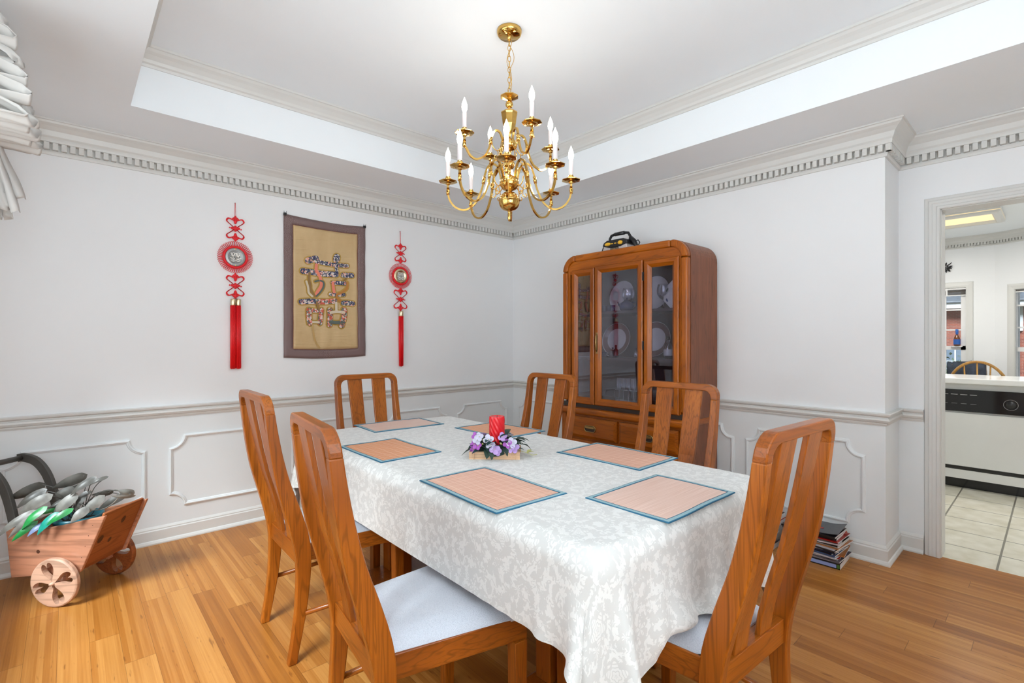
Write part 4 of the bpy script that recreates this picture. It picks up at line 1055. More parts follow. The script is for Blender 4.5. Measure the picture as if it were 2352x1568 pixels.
for (a, c) in ((ly(1.600), ly(1.125)), (ly(2.085), ly(1.620))):
    d = bev_panel(a, c, .505, .665, 'drawer'); ym = (a+c)/2
    pl = B(); o = [(CXF-.0225, y, z) for y, z in rrect(ym-.052, ym+.052, .560, .606, .022, 6)]
    pl.tube(o, .0035, 6, closed=True); pl.build('pull_ring', M['oldbrass'], d)
    pl = B(); pl.prism(rrect(ym-.050, ym+.050, .562, .604, .020, 6), CXF-.0215, CXF-.0195, axes='yz'); pl.build('pull_recess', M['leather'], d)
    pl = B(); pl.box(CXF-.028, CXF-.022, ym-.042, ym+.042, .584, .602); pl.build('pull', M['oldbrass'], d, bevel=.003)
for (a, c) in ((ly(1.600), ly(1.125)), (ly(2.085), ly(1.620))): bev_panel(a, c, .09, .485, 'lower_door')
B().box(CXF+.03, -.0, -H0+.02, H0-.02, 0, .045).build('plinth', M['cab_y'], cb)

# ---- things inside the cabinet
def plate(x, y, zb, r, mats, lab, grp='plates standing in the cabinet', ry=1.0):
    e = empty('plate', (x, y, zb), 0, lab, 'plate', grp)
    T = Matrix.Translation((0, 0, r)) @ Matrix.Rotation(math.radians(-78), 4, 'Y') @ Matrix.Diagonal((1, ry, 1, 1))
    b = B(); b.mat(0).lathe([(0, 0), (r*.62, 0), (r*.66, .003)], 36, T); b.mat(1).lathe([(r*.66, .003), (r*.97, .013)], 36, T); b.mat(2).lathe([(r*.97, .013), (r, .015), (r*.97, .011), (r*.66, -.001), (r*.6, -.004), (0, -.004)], 36, T)
    b.build('dish', mats, e)
CHN, RIM, NV = M['china'], M['chinarim'], M['navy']
plate(-.095, -1.405, 1.478, .128, [CHN, CHN, CHN], 'large plain white plate on the upper cabinet shelf', ry=.9)
plate(-.095, -1.70, 1.478, .135, [CHN, CHN, NV], 'white plate with thin blue rim on the upper cabinet shelf', ry=.95)
plate(-.075, -1.98, 1.478, .135, [M['silver'], CHN, CHN], 'grey plate behind the blue patterned plate in the cabinet')
plate(-.095, -1.35, 1.128, .135, [CHN, RIM, CHN], 'maroon-rimmed plate on the middle shelf behind the cabinet door')
plate(-.095, -1.70, 1.128, .135, [CHN, RIM, CHN], 'maroon-rimmed plate on the middle shelf between the bottles')
plate(-.095, -1.98, 1.128, .125, [CHN, RIM, CHN], 'maroon-rimmed plate at the right end of the middle shelf')
# octagonal souvenir plate with blue pictures
e = empty('plate', (-.22, -1.955, 1.478), 0, 'eight-sided white plate with blue pictures on the upper cabinet shelf', 'plate', 'plates standing in the cabinet')
T = Matrix.Translation((0, 0, .105)) @ Matrix.Rotation(math.radians(-80), 4, 'Y')
B().lathe([(0, 0), (.072, 0), (.108, .009), (.110, .009), (.072, -.004), (0, -.004)], 8, T, smooth=False).build('dish', CHN, e)
M['delft'] = plain('blue_print', hexc(60, 78, 130), .3, var=.4, vscale=60); M['green_print'] = plain('green_print', hexc(54, 84, 60), .3)
b = B(); b.mat(0).lathe([(0, .002), (.038, .002)], 20, T)
for k in range(7):
    a = k*2*PI/7+.3; b.mat(k % 2).lathe([(0, .0065), (.012, .0065)], 7, T @ Matrix.Translation((.086*math.cos(a), .086*math.sin(a), 0)) @ Matrix.Rotation(a, 4, 'Z') @ Matrix.Diagonal((.6, 1.3, 1, 1)))
b.build('picture', [M['delft'], M['green_print']], e)
tp = empty('teapot', (-.25, -1.555, 1.477), 0, 'round dark blue teapot on the upper cabinet shelf', 'teapot')
B().lathe([(0, 0), (.034, 0), (.05, .012), (.058, .035), (.050, .060), (.028, .076), (0, .078)], 28).build('body', NV, tp)
B().lathe([(.026, .076), (.020, .084), (.004, .088), (.007, .096), (0, .101)], 20).build('lid', NV, tp)
B().tube([(0, .045, .03), (0, .070, .048), (0, .085, .075)], [.012, .008, .005], 8).build('spout', NV, tp)
B().tube([(0, -.045, .06), (0, -.078, .065), (0, -.085, .04), (0, -.052, .022)], .005, 8).build('handle', NV, tp)
def goblet(x, y, zb, lab):
    e = empty('wine_glass', (x, y, zb), 0, lab, 'glass', 'balloon glasses on the upper shelf')
    B().lathe([(.030, 0), (.004, .006), (.004, .07), (.030, .085), (.048, .115), (.050, .145), (.040, .185)], 24).build('bowl', M['crystal'], e)
    return e
goblet(-.16, -1.505, 1.477, 'clear balloon glass above the dark teapot'); goblet(-.20, -1.835, 1.477, 'clear balloon glass seen through the right cabinet door')
for k, y in enumerate((-1.36, -1.40, -1.44)):
    e = empty('dark_tumbler', (-.27, y, 1.477), 0, ['small dark cup leftmost of three on the upper cabinet shelf', 'small dark cup, middle of three left of the teapot', 'small dark cup nearest the teapot spout'][k], 'cup', 'small dark cups left of the teapot')
    B().lathe([(0, 0), (.016, 0), (.019, .05), (.017, .05), (.014, .004), (0, .004)], 18).build('cup', NV, e)
def bottle(x, y, zb, s_, mb, mc, lab, label=None):
    e = empty('bottle', (x, y, zb), 0, lab, 'bottle', 'bottles inside the cabinet')
    B().lathe([(0, 0), (.9, 0), (1, .1), (1, 2.3), (.8, 3.0), (.34, 3.5), (.32, 4.4)], 20, Matrix.Scale(s_, 4)).build('glass', mb, e)
    B().lathe([(0, 4.9), (.42, 4.9), (.44, 4.1), (.33, 4.1)], 14, Matrix.Scale(s_, 4)).build('cap', mc, e)
    if label is not None: B().lathe([(1.02, .6), (1.02, 2.0)], 20, Matrix.Scale(s_, 4)).build('label', label, e)
bottle(-.28, -1.475, 1.127, .019, M['leather'], M['black'], 'small dark bottle in the middle of the middle cabinet shelf', M['chinarim'])
bottle(-.22, -1.40, 1.127, .015, M['crystal'], M['navy'], 'small clear bottle behind the white cup')
bottle(-.20, -1.87, 1.127, .032, M['crystal'], M['black'], 'clear stout bottle behind the right cabinet door', M['china'])
bottle(-.2, -1.60, 1.127, .014, M['crystal'], M['navy'], 'slim clear bottle right of the small dark bottle')
bottle(-.25, -1.665, 1.127, .02, M['crystal'], M['china'], 'little clear bottle with white cap beside the centre door stile', M['china'])
mg = empty('mug', (-.27, -1.425, 1.127), 0, 'small clear cup with round handle on the middle cabinet shelf', 'cup')
B().lathe([(0, 0), (.02, 0), (.024, .045), (.022, .045), (.018, .004), (0, .004)], 20).build('cup', M['crystal'], mg)
B().tube([(0, .022, .036), (0, .040, .030), (0, .040, .014), (0, .022, .008)], .003, 6).build('handle', M['china'], mg)
fg = empty('figurine', (-.22, -2.00, 1.127), 0, 'small white figurine at the right end of the middle shelf', 'figurine')
B().sphere((0, 0, .085), .016, 10).build('head', CHN, fg); B().lathe([(0, 0), (.016, 0), (.012, .04), (.014, .06), (0, .072)], 16).build('body', CHN, fg)
for k, y in enumerate((-1.475, -1.515, -1.56, -1.605)):
    e = empty('champagne_flute', (-.24, y, .792), 0, 'clear champagne flute, number %s from the door handle side' % ['first', 'second', 'third', 'fourth'][k], 'glass', 'flutes on the cabinet floor')
    e['label'] = ['clear champagne flute closest to the door handle', 'clear champagne flute, second from the door handle', 'clear champagne flute, third from the door handle', 'clear champagne flute closest to the labelled bottle'][k]
    B().lathe([(.022, 0), (.003, .004), (.003, .07), (.014, .09), (.018, .13), (.017, .175)], 18).build('bowl', M['crystal'], e)
tr = empty('glass_tray', (-.24, -1.54, .790), 0, 'tray with curved dark handles under the flutes', 'tray')
B().box(-.06, .06, -.10, .10, 0, .003).build('base', M['silver'], tr)
for sg in (-1, 1): B().tube([(-.0, sg*.10, .003), (-.0, sg*.115, .045), (0, sg*.10, .085)], .003, 6).build('handle', M['leather'], tr)
B().tube([(0, -.10, .085), (0, .10, .085)], .0022, 6).build('rail', M['silver'], tr)
bottle(-.27, -1.70, .792, .030, M['crystal'], M['leather'], 'tall spirit bottle with cream label beside the flutes', M['china'])
bottle(-.24, -1.86, .792, .024, M['crystal'], M['black'], 'dark-capped bottle low behind the right cabinet door', M['silver'])
e = empty('frosted_tumbler', (-.25, -1.285, .792), 0, 'tall frosted glass with red mark behind the left cabinet door', 'glass')
B().lathe([(0, 0), (.026, 0), (.029, .17), (.027, .17), (.024, .006), (0, .006)], 22).build('glass', plain('frosted_glass', hexc(170, 176, 196), .4), e)
B().tube([(-.0305, .009*math.cos(t), .075+.009*math.sin(t)) for t in np.linspace(0, 2*PI, 13)[:-1]], .0013, 5, closed=True).build('mark', M['red'], e)
e = empty('candle_holder', (-.24, -1.33, 1.127), 0, 'small dark bowl on the middle shelf behind the left cabinet door', 'bowl')
B().lathe([(0, 0), (.028, 0), (.036, .03), (.034, .034), (.026, .008), (0, .006)], 20).build('bowl', M['navy'], e)

# ================================================================== JUMP STARTER ON THE CABINET
js = empty('jump_starter', (-.24, -1.475, CT+.001), 0, 'silver and black portable power pack with yellow knobs on top of the cabinet', 'power pack')
# local: viewer-left is +y, front is -x
b = B(); b.prism([(.105, 0), (.115, .02), (.105, .055), (.085, .075), (-.085, .075), (-.105, .055), (-.115, .02), (-.105, 0)], -.055, .055, axes='yz'); b.build('body', M['silver'], js, bevel=.006)
b = B(); b.prism([(.112, .060), (.100, .085), (.07, .100), (-.08, .100), (-.110, .085), (-.118, .060), (-.05, .042), (.05, .042)], -.062, .058, axes='yz'); b.build('control_band', M['black'], js, bevel=.005)
b = B().tube([(0, .085, .09), (0, .086, .122), (0, .070, .146), (0, .04, .152), (0, -.055, .152), (0, -.085, .146), (0, -.102, .118), (0, -.100, .085)], .0105, 10); b.build('handle', M['black'], js)
b = B().tube([(0, .035, .152), (0, -.05, .152)], .0145, 12); b.build('grip', M['black'], js)
B().box(-.058, -.050, -.035, .040, .0, .042).build('label_plate', M['black'], js)
text('lettering', 'STANLEY', .0165, M['goldcap'], frame_M((-.0590, .002, .030), (0, -1, 0), (0, 0, 1)), js)
for y, sx, sz_ in ((.060, .028, .013), (-.055, .022, .015)):
    B().lathe([(0, .010), (.75, .009), (1, .003), (1, 0)], 20, Matrix.Translation((-.062, y, .070)) @ Matrix.Rotation(-PI/2, 4, 'Y') @ Matrix.Diagonal((sz_, sx, 1, 1))).build('knob', M['yellow'], js)
for y in (.018, -.012): B().box(-.066, -.061, y-.009, y+.009, .066, .073).build('button', M['yellow'], js, bevel=.001)
B().tube([(-.02, .110, .08), (-.03, .128, .055), (-.04, .135, .02), (-.04, .138, .004)], .004, 6).build('cable', M['black'], js)
b = B(); b.tube([(0, -.105, .105), (0, -.135, .075), (0, -.160, .030), (0, -.150, .012)], [.018, .020, .016, .012], 8); b.tube([(0, -.14, .075), (0, -.172, .078), (0, -.186, .058), (0, -.172, .038), (0, -.15, .03)], .0045, 6); b.build('clamp', M['black'], js)

def smoothc(pts, n=6, closed=True):
    P = [Vector(p) for p in pts]; m = len(P); out = []
    for i in range(m if closed else m-1):
        p0, p1, p2, p3 = (P[(i-1) % m] if closed or i > 0 else P[0]), P[i], P[(i+1) % m], (P[(i+2) % m] if closed or i+2 < m else P[-1])
        for k in range(n):
            t = k/n; out.append(.5*((2*p1)+(-p0+p2)*t+(2*p0-5*p1+4*p2-p3)*t*t+(-p0+3*p1-3*p2+p3)*t**3))
    if not closed: out.append(P[-1])
    return out
# ================================================================== EMBROIDERED HANGING
def gold_silk():
    s = NT('gold_silk'); nz = s.noise(s.coord((3, 3, 1.2)), 2.2, 3, .5, .6)
    c = s.ramp(nz.outputs[0], [(.3, hexc(186, 156, 110)), (.7, hexc(204, 176, 130))])
    s.set(Base_Color=c, Roughness=.42, Sheen_Weight=.3); w = s.noise(s.coord((2, 2, 14), (0, .2, 0)), 2, 3, .6, .8)
    s.bump(w.outputs[0], .5, .012); return s.m
def brocade_border():
    s = NT('brown_brocade_border'); c0 = s.coord(); vo = s.n('ShaderNodeTexVoronoi'); s.l(c0, vo.inputs['Vector']); vo.inputs['Scale'].default_value = 75; vo.inputs['Randomness'].default_value = .3
    r = s.math('SINE', s.math('MULTIPLY', vo.outputs['Distance'], 24))
    c = s.ramp(r, [(.35, hexc(104, 78, 74)), (.6, hexc(132, 112, 112))]); s.set(Base_Color=c, Roughness=.5, Sheen_Weight=.3); return s.m
def embroidery(name, cols, sc=55):
    s = NT(name); v = s.coord(); vo = s.n('ShaderNodeTexVoronoi'); s.l(v, vo.inputs['Vector']); vo.inputs['Scale'].default_value = sc
    sp = s.n('ShaderNodeSeparateXYZ'); s.l(vo.outputs['Color'], sp.inputs[0])
    st = [(i/len(cols), c) for i, c in enumerate(cols)]; c = s.ramp(sp.outputs[0], st, 'CONSTANT')
    rim = s.ramp(vo.outputs['Distance'], [(.18, (0, 0, 0, 1)), (.20, (1, 1, 1, 1)), (.30, (1, 1, 1, 1)), (.32, (0, 0, 0, 1))])
    c = s.mix(s.math('MULTIPLY', rim, .6), c, hexc(214, 206, 200)); s.set(Base_Color=c, Roughness=.6); s.bump(vo.outputs['Distance'], .4, .003); return s.m
nv_, wt_, pk_, rd_, gr_, br_ = hexc(38, 44, 84), hexc(206, 196, 190), hexc(220, 150, 130), hexc(196, 84, 64), hexc(84, 96, 92), hexc(120, 84, 52)
EM = [plain('gold_thread_outline', hexc(176, 140, 62), .4, .2, vscale=60), embroidery('flower_embroidery', [nv_, nv_, wt_, pk_, nv_, gr_, wt_, nv_], 105), plain('coral_embroidery', hexc(226, 128, 104), .6),
      plain('brown_embroidery', hexc(140, 106, 58), .6), plain('grey_green_embroidery', hexc(84, 96, 90), .6), plain('ochre_embroidery', hexc(178, 118, 48), .6), plain('pale_embroidery', hexc(206, 192, 168), .6), plain('tan_embroidery', hexc(184, 150, 92), .5),
      embroidery('rose_embroidery', [rd_, wt_, pk_, gr_, rd_, br_, wt_, gr_], 95)]
tpx = empty('embroidered_hanging', (-1.932, -.004, 1.65), 0, 'gold silk wall hanging with embroidered symbol and brown brocade border', 'wall hanging')
Wo, Ho = .3115, .519; Wi, Hi = .2475, .454
def tpz(x, z):   # sagging top between the two pins, belly at the bottom edge
    t = (z+Ho)/(2*Ho); sag = -.014*math.cos(PI*x/(2*Wo))*t**3 + -.012*math.cos(PI*x/(2*Wo))*(1-t)**3
    return z+sag
def tpy(x, z): return -.006-.003*math.sin(x*14+z*5)-.002*math.sin(z*31+x*9)-.002*math.sin(x*40)*max(0, -z)
def sheet(xs, zs, hole=None):
    vs = []; fs = []; n = len(zs)
    for x in xs:
        for z in zs: vs.append((x, tpy(x, z), tpz(x, z)))
    for i in range(len(xs)-1):
        for j in range(n-1):
            mx, mz = (xs[i]+xs[i+1])/2, (zs[j]+zs[j+1])/2
            ins = abs(mx) < Wi and abs(mz) < Hi
            if (hole and ins) or (hole is False and not ins): continue
            q = i*n+j; fs.append((q, q+1, q+n+1, q+n))
    return B().add(vs, fs, smooth=True)
xs = sorted(set(np.round(np.concatenate([np.linspace(-Wo, -Wi, 4), np.linspace(-Wi, Wi, 25), np.linspace(Wi, Wo, 4)]), 5)))
zs = sorted(set(np.round(np.concatenate([np.linspace(-Ho, -Hi, 4), np.linspace(-Hi, Hi, 41), np.linspace(Hi, Ho, 4)]), 5)))
for nm, hl, mt in (('silk_field', False, gold_silk()), ('brocade_border', True, brocade_border())):
    o = sheet(xs, zs, hl).build(nm, mt, tpx); so_ = o.modifiers.new('s', 'SOLIDIFY'); so_.thickness = .0025; so_.offset = 0
pp = []
for t in np.linspace(-Wi, Wi, 20): pp.append((t, -Hi))
for t in np.linspace(-Hi, Hi, 30)[1:]: pp.append((Wi, t))
for t in np.linspace(Wi, -Wi, 20)[1:]: pp.append((t, Hi))
for t in np.linspace(Hi, -Hi, 30)[1:-1]: pp.append((-Wi, t))
B().tube([(x, tpy(x, z)-.002, tpz(x, z)) for x, z in pp], .0014, 5, closed=True).build('red_piping', M['chinarim'] if False else plain('maroon_piping', hexc(120, 40, 34), .6), tpx)
STR = [([(-2072, 1848), (-2016, 1870)], 41, 1), ([(-2016, 1849), (-1932, 1839), (-1856, 1836), (-1773, 1839)], 27, 1), ([(-1856, 1898), (-1862, 1876)], 45, 1), ([(-2110, 1767), (-2026, 1764), (-1953, 1760), (-1862, 1763)], 39, 1), ([(-2011, 1823), (-2013, 1786), (-1995, 1751), (-1980, 1716), (-1977, 1669), (-2001, 1625), (-2016, 1593)], 20, 2), ([(-2062, 1756), (-2067, 1714), (-2057, 1673), (-2052, 1632), (-2021, 1587)], 15, 3), ([(-2021, 1697), (-1990, 1707), (-1961, 1696), (-1959, 1660), (-1980, 1621), (-2011, 1588)], 12, 4), ([(-1807, 1763), (-1768, 1766), (-1733, 1767)], 34, 1), ([(-1862, 1822), (-1856, 1785), (-1862, 1753)], 23, 1), ([(-1784, 1738), (-1807, 1709)], 14, 3), ([(-1889, 1697), (-1845, 1700), (-1790, 1699)], 27, 1), ([(-1889, 1697), (-1884, 1654), (-1878, 1628)], 20, 2), ([(-1773, 1706), (-1779, 1662), (-1818, 1627), (-1856, 1608), (-1851, 1581), (-1829, 1561)], 16, 5), ([(-1905, 1608), (-1856, 1608), (-1801, 1611)], 25, 1), ([(-2085, 1692), (-2072, 1651), (-2067, 1610), (-2042, 1586)], 14, 6), ([(-2123, 1540), (-2052, 1547), (-2016, 1546)], 36, 1), ([(-2010, 1546), (-1932, 1550), (-1873, 1559)], 36, 8), ([(-1807, 1546), (-1768, 1548), (-1728, 1544)], 34, 1), ([(-2067, 1481), (-2067, 1434), (-2062, 1383)], 34, 8), ([(-2067, 1481), (-2016, 1478), (-1980, 1479)], 27, 8), ([(-1974, 1485), (-1980, 1437), (-1985, 1385)], 30, 8), ([(-2057, 1393), (-1985, 1392)], 14, 6), ([(-1911, 1487), (-1908, 1434), (-1911, 1376)], 36, 8), ([(-1801, 1492), (-1801, 1443), (-1818, 1372)], 39, 8), ([(-1905, 1397), (-1856, 1393), (-1807, 1400)], 23, 4), ([(-1905, 1469), (-1856, 1476), (-1801, 1473)], 18, 6), ([(-1862, 1543), (-1862, 1484)], 18, 6), ([(-2011, 1541), (-1995, 1489)], 14, 3), ([(-2042, 1368), (-2032, 1285), (-2016, 1238), (-1990, 1201)], 12, 7)]
def ribbon(b, pts, w, y):
    for k, (x, z) in enumerate(pts):
        b.add([(x+w*.5*math.cos(2*PI*j/14), y+tpy(x, z)+.004, z+w*.5*math.sin(2*PI*j/14)) for j in range(14)], [tuple(range(14))])
        if k:
            x0, z0 = pts[k-1]; d = Vector((x-x0, z-z0)).normalized(); n_ = Vector((-d.y, d.x))*w*.5
            b.add([(x0-n_.x, y+tpy(x0, z0)+.004, z0-n_.y), (x-n_.x, y+tpy(x, z)+.004, z-n_.y), (x+n_.x, y+tpy(x, z)+.004, z+n_.y), (x0+n_.x, y+tpy(x0, z0)+.004, z0+n_.y)], [(0, 1, 2, 3)])
b = B()
for k, (pts, w, c) in enumerate(STR):
    pts = [(x/1000+1.932, z/1000-1.65) for x, z in pts]
    if len(pts) > 2: pts = [(p.x, p.y) for p in smoothc([(x, z, 0) for x, z in pts], 4, False)]
    w *= 1.12
    if c != 7: b.mat(0); ribbon(b, pts, w/1000+.018, -.0065-.00002*k)
    b.mat(c); ribbon(b, pts, w/1000, -.0082-.0002*k-(.001 if c in (2, 3, 4, 5) else 0))
b.build('embroidery', EM, tpx, fix=False)
for x in (-Wo+.008, Wo-.008):
    c = B(); c.box(x-.010, x+.010, -.016, -.001, Ho-.012, Ho+.006); c.tube([(x-.005, -.010, Ho+.004), (x-.009, -.014, Ho+.018)], .0015, 5); c.tube([(x+.005, -.010, Ho+.004), (x+.009, -.014, Ho+.018)], .0015, 5)
    c.build('binder_clip', M['black'], tpx)

# ================================================================== RED KNOT HANGINGS
HAPPY = [((-.42, .95), (.42, .95)), ((0, 1.1), (0, .72)), ((-.30, .72), (.30, .72)), ((-.32, .54), (.32, .54)), ((-.32, .54), (-.32, .30)), ((.32, .54), (.32, .30)), ((-.32, .30), (.32, .30)), ((-.2, .30), (-.14, .12)), ((.2, .30), (.14, .12)), ((-.52, .08), (.52, .08)), ((-.32, -.12), (.32, -.12)), ((-.32, -.12), (-.32, -.45)), ((.32, -.12), (.32, -.45)), ((-.32, -.45), (.32, -.45))]
def knot(x, ztop, zb1, zb2, zc, ro, rd, zb3, zb4, zcap, zend, ntas, lab, discm):
    e = empty('knot_hanging', (x, -.004, zc), 0, lab, 'wall hanging', 'red knot hangings beside the embroidery')
    y = -.012
    B().tube([(-.003, y, zb1-zc), (-.001, y*.5, ztop-zc)], .0012, 5).tube([(.003, y, zb1-zc), (.001, y*.5, ztop-zc)], .0012, 5).build('hanging_cord', M['red'], e)
    B().tube([(0, .003, ztop-zc-.003), (0, -.010, ztop-zc-.001)], .0015, 6).build('nail', M['black'], e)
    for (za, zb) in ((zb1, zb2), (zb3, zb4)):
        c = (za+zb)/2-zc; h = (za-zb)/2; b = B(); w = h*.72
        for sx in (-1, 1):
            for sz in (-1, 1):
                for off in (0, .0045):
                    hh = h-off; ww = w-off
                    pts = [(0, 0), (.45*ww*sx, .28*hh*sz), (.98*ww*sx, .62*hh*sz), (.80*ww*sx, .88*hh*sz), (.36*ww*sx, .80*hh*sz), (.05*ww*sx, .66*hh*sz)]
                    b.tube([(p.x, y, p.y+c) for p in smoothc([(px, pz, 0) for px, pz in pts], 5, False)], .0027, 6)
        for (px, pz, r_) in [(0, 0, .0095), (0, .93, .0075), (0, .62, .0075), (0, -.62, .0075), (0, -.93, .0075), (.16, .9, .0055), (-.16, .9, .0055), (.16, -.9, .0055), (-.16, -.9, .0055), (.38, .03, .0058), (-.38, .03, .0058), (.62, -.03, .0042), (-.62, .04, .0042), (.19, 0, .0075), (-.19, 0, .0075), (0, .78, .006), (0, -.78, .006), (.3, .84, .004), (-.3, .84, .004), (.3, -.84, .004), (-.3, -.84, .004), (0, .16, .006), (0, -.16, .006), (0, 1.05, .005), (0, -1.05, .005), (0, .5, .0055), (0, -.5, .0055)]:
            b.sphere((px*w*1.02, y-.001, pz*h+c), r_*(1.45 if abs(px) < .4 else 1.2), 7, (1, .55, 1))
        b.build('knotted_loops', M['red'], e)
    b = B()
    b.tube([((rd+.007)*math.cos(t), y, (rd+.007)*math.sin(t)) for t in np.linspace(0, 2*PI, 49)[:-1]], .0085, 8, closed=True)
    N = 52; mid = (rd+.004+ro)/2; ha = (ro-rd-.004)/2
    for k in range(N):
        a = 2*PI*k/N; cs_, sn_ = math.cos(a), math.sin(a)
        pts = []
        for j in range(12):
            t = 2*PI*j/12; rr = mid+ha*math.cos(t); tt = .0042*math.sin(t)*(1.25 if math.cos(t) > 0 else .7)
            pts.append((rr*cs_-tt*sn_, y+.002*math.sin(t), rr*sn_+tt*cs_))
        b.tube(pts, .0015, 5, closed=True)
    b.build('looped_ring', M['red'], e)
    T = Matrix.Translation((0, y-.001, 0)) @ Matrix.Rotation(PI/2, 4, 'X')
    d = B().lathe([(0, .002), (rd*.70, .002), (rd*.74, .0045), (rd*.80, .0045), (rd*.84, .003), (rd*.96, .004), (rd, .001), (rd, -.002), (0, -.002)], 40, T).build('medallion', discm, e)
    b = B(); sc = rd*.60
    for ox in (-.42, .42):
        for (p, q) in HAPPY:
            p = Vector(((p[0]*.9+ox)*sc*.95, (p[1]-.32)*sc)); q = Vector(((q[0]*.9+ox)*sc*.95, (q[1]-.32)*sc)); dv = (q-p).normalized(); nn = Vector((-dv.y, dv.x))*sc*.085; dv *= sc*.05
            c4 = [p-dv-nn, q+dv-nn, q+dv+nn, p-dv+nn]
            b.prism([(v.x, v.y) for v in c4], y-.009, y-.002, axes='xz')
    b.build('medallion_symbol', M['china'], d)
    for sg in (-1, 1): B().sphere((0, y-.002, sg*(rd-.006)), .0045, 7).build('bead', M['yellow'], e)
    for sg in (-1, 1): B().sphere((0, y-.001, sg*(rd+.008)), .004, 7).build('bead', M['china'], e)
    xs_ = [0] if ntas == 1 else [-.0165, .0165]
    for xx in xs_:
        B().tube([(0, y, zb4-zc+.002), (xx*.8, y, zcap-zc)], .0014, 5).build('tassel_cord', M['red'], e)
        R_ = .019 if ntas == 1 else .0155
        B().lathe([(0, .002), (R_*.9, 0), (R_, -.004), (R_, -.042), (R_*.95, -.044)], 20, Matrix.Translation((xx, y-.010, zcap-zc))).build('cap', M['goldcap'], e)
        b = B(); L = zcap-.042-zend; rn = random.Random(int(xx*1e4)+5)
        for k in range(46):
            a = 2*PI*k*.381966; r0 = R_*.97*math.sqrt((k+.5)/46); x0, y0 = r0*math.cos(a), r0*math.sin(a)
            g = 1+.12*rn.random(); b.tube([(xx+x0, y-.010+y0, zcap-zc-.040), (xx+x0*g+rn.uniform(-.001, .001), y-.010+y0, zcap-zc-.042-L*.5), (xx+x0*g*.96+rn.uniform(-.002, .002), y-.010+y0*.8, zend-zc+rn.uniform(-.006, .010))], .0024, 5)
        b.build('tassel', M['tassel'], e)
knot(-2.556, 2.187, 2.087, 1.935, 1.818, .108, .062, 1.700, 1.548, 1.534, 1.068, 2, 'red knot hanging with two long tassels and silver medallion, left of the embroidery', M['pewter'])
knot(-1.306, 2.181, 2.066, 1.915, 1.800, .108, .062, 1.690, 1.515, 1.503, 1.040, 1, 'red knot hanging with one tassel and gilded medallion, right of the embroidery', M['goldcap'])

# ================================================================== CHANDELIER
chx, chy = -1.800, -1.952
cz = empty('chandelier', (chx, chy, 0), math.radians(47.945+180), 'two-tier polished brass chandelier with twelve candle lamps', 'chandelier')
# local +x points at the camera
B().lathe([(0, CZ2-.030), (.050, CZ2-.028), (.058, CZ2-.020), (.061, CZ2-.008), (.061, CZ2), (0, CZ2)], 40).lathe([(0, CZ2-.05), (.010, CZ2-.05), (.012, CZ2-.030)], 16).build('ceiling_canopy', M['brass'], cz)
b = B(); zt, zb_ = CZ2-.045, 2.462; k = 0; z = zt
while z > zb_+.02:
    L = .032; T = Matrix.Translation((.002*math.sin(k), 0, z-L/2)) @ Matrix.Rotation(PI/2*(k % 2)+.2, 4, 'Z')
    b.tube([(.007*math.cos(t), 0, L/2*math.sin(t)) for t in np.linspace(0, 2*PI, 17)[:-1]], .0017, 6, closed=True, T=T); z -= L-.0062; k += 1
b.build('chain', M['brass'], cz)
b = B(); rn = random.Random(4)
pts = [(.010*math.sin(i*1.1+1), .012*math.cos(i*.9), zt-.01-(zt-zb_)*i/10) for i in range(11)]; b.tube(smoothc(pts, 5, False), .0017, 6)
pts = [(0, -.004, zt-.02), (0, .018, zt-.06), (0, .022, zt-.10), (0, .004, zt-.15), (0, .012, zt-.22), (0, .004, zb_)]; b.tube(smoothc(pts, 6, False), .0015, 6)
b.build('cord', plain('clear_gold_cord', hexc(190, 150, 80), .3, .4), cz)
OCT = 8
b = B()
b.lathe([(.0, 2.458), (.022, 2.452), (.045, 2.444), (.046, 2.440), (.018, 2.428), (.008, 2.424)], OCT, smooth=False)
b.lathe([(.0075, 2.430)]+[(max(.007, .019*math.sin(PI*i/12)), 2.404+.019*math.cos(PI*i/12)) for i in range(1, 12)]+[(.007, 2.382), (.014, 2.376), (.018, 2.372)], 24)
b.lathe([(.018, 2.372), (.040, 2.366), (.043, 2.360), (.040, 2.352), (.034, 2.305), (.022, 2.272), (.010, 2.262)], OCT, smooth=False)
b.lathe([(.009, 2.264), (.007, 2.250), (.010, 2.238), (.024, 2.232), (.036, 2.222), (.0395, 2.214), (.040, 2.206), (.038, 2.197), (.034, 2.190), (.026, 2.184), (.016, 2.180), (.009, 2.172), (.008, 2.145)]+[(max(.009, .027*math.sin(PI*i/12)), 2.112+.027*math.cos(PI*i/12)) for i in range(1, 12)]+[(.009, 2.062), (.022, 2.056), (.040, 2.046), (.048, 2.030), (.046, 2.010), (.034, 1.992), (.015, 1.984), (.010, 1.978)], 32)
b.lathe([(.010, 1.980), (.030, 1.972), (.045, 1.958), (.050, 1.948), (.0515, 1.941), (.0545, 1.939), (.0545, 1.935), (.0515, 1.932), (.0505, 1.922), (.047, 1.911), (.041, 1.901), (.032, 1.893), (.016, 1.887), (.008, 1.884), (.007, 1.876), (.0085, 1.868), (.0080, 1.848), (.004, 1.836), (0, 1.834)], 32)
b.build('column', M['brass'], cz)
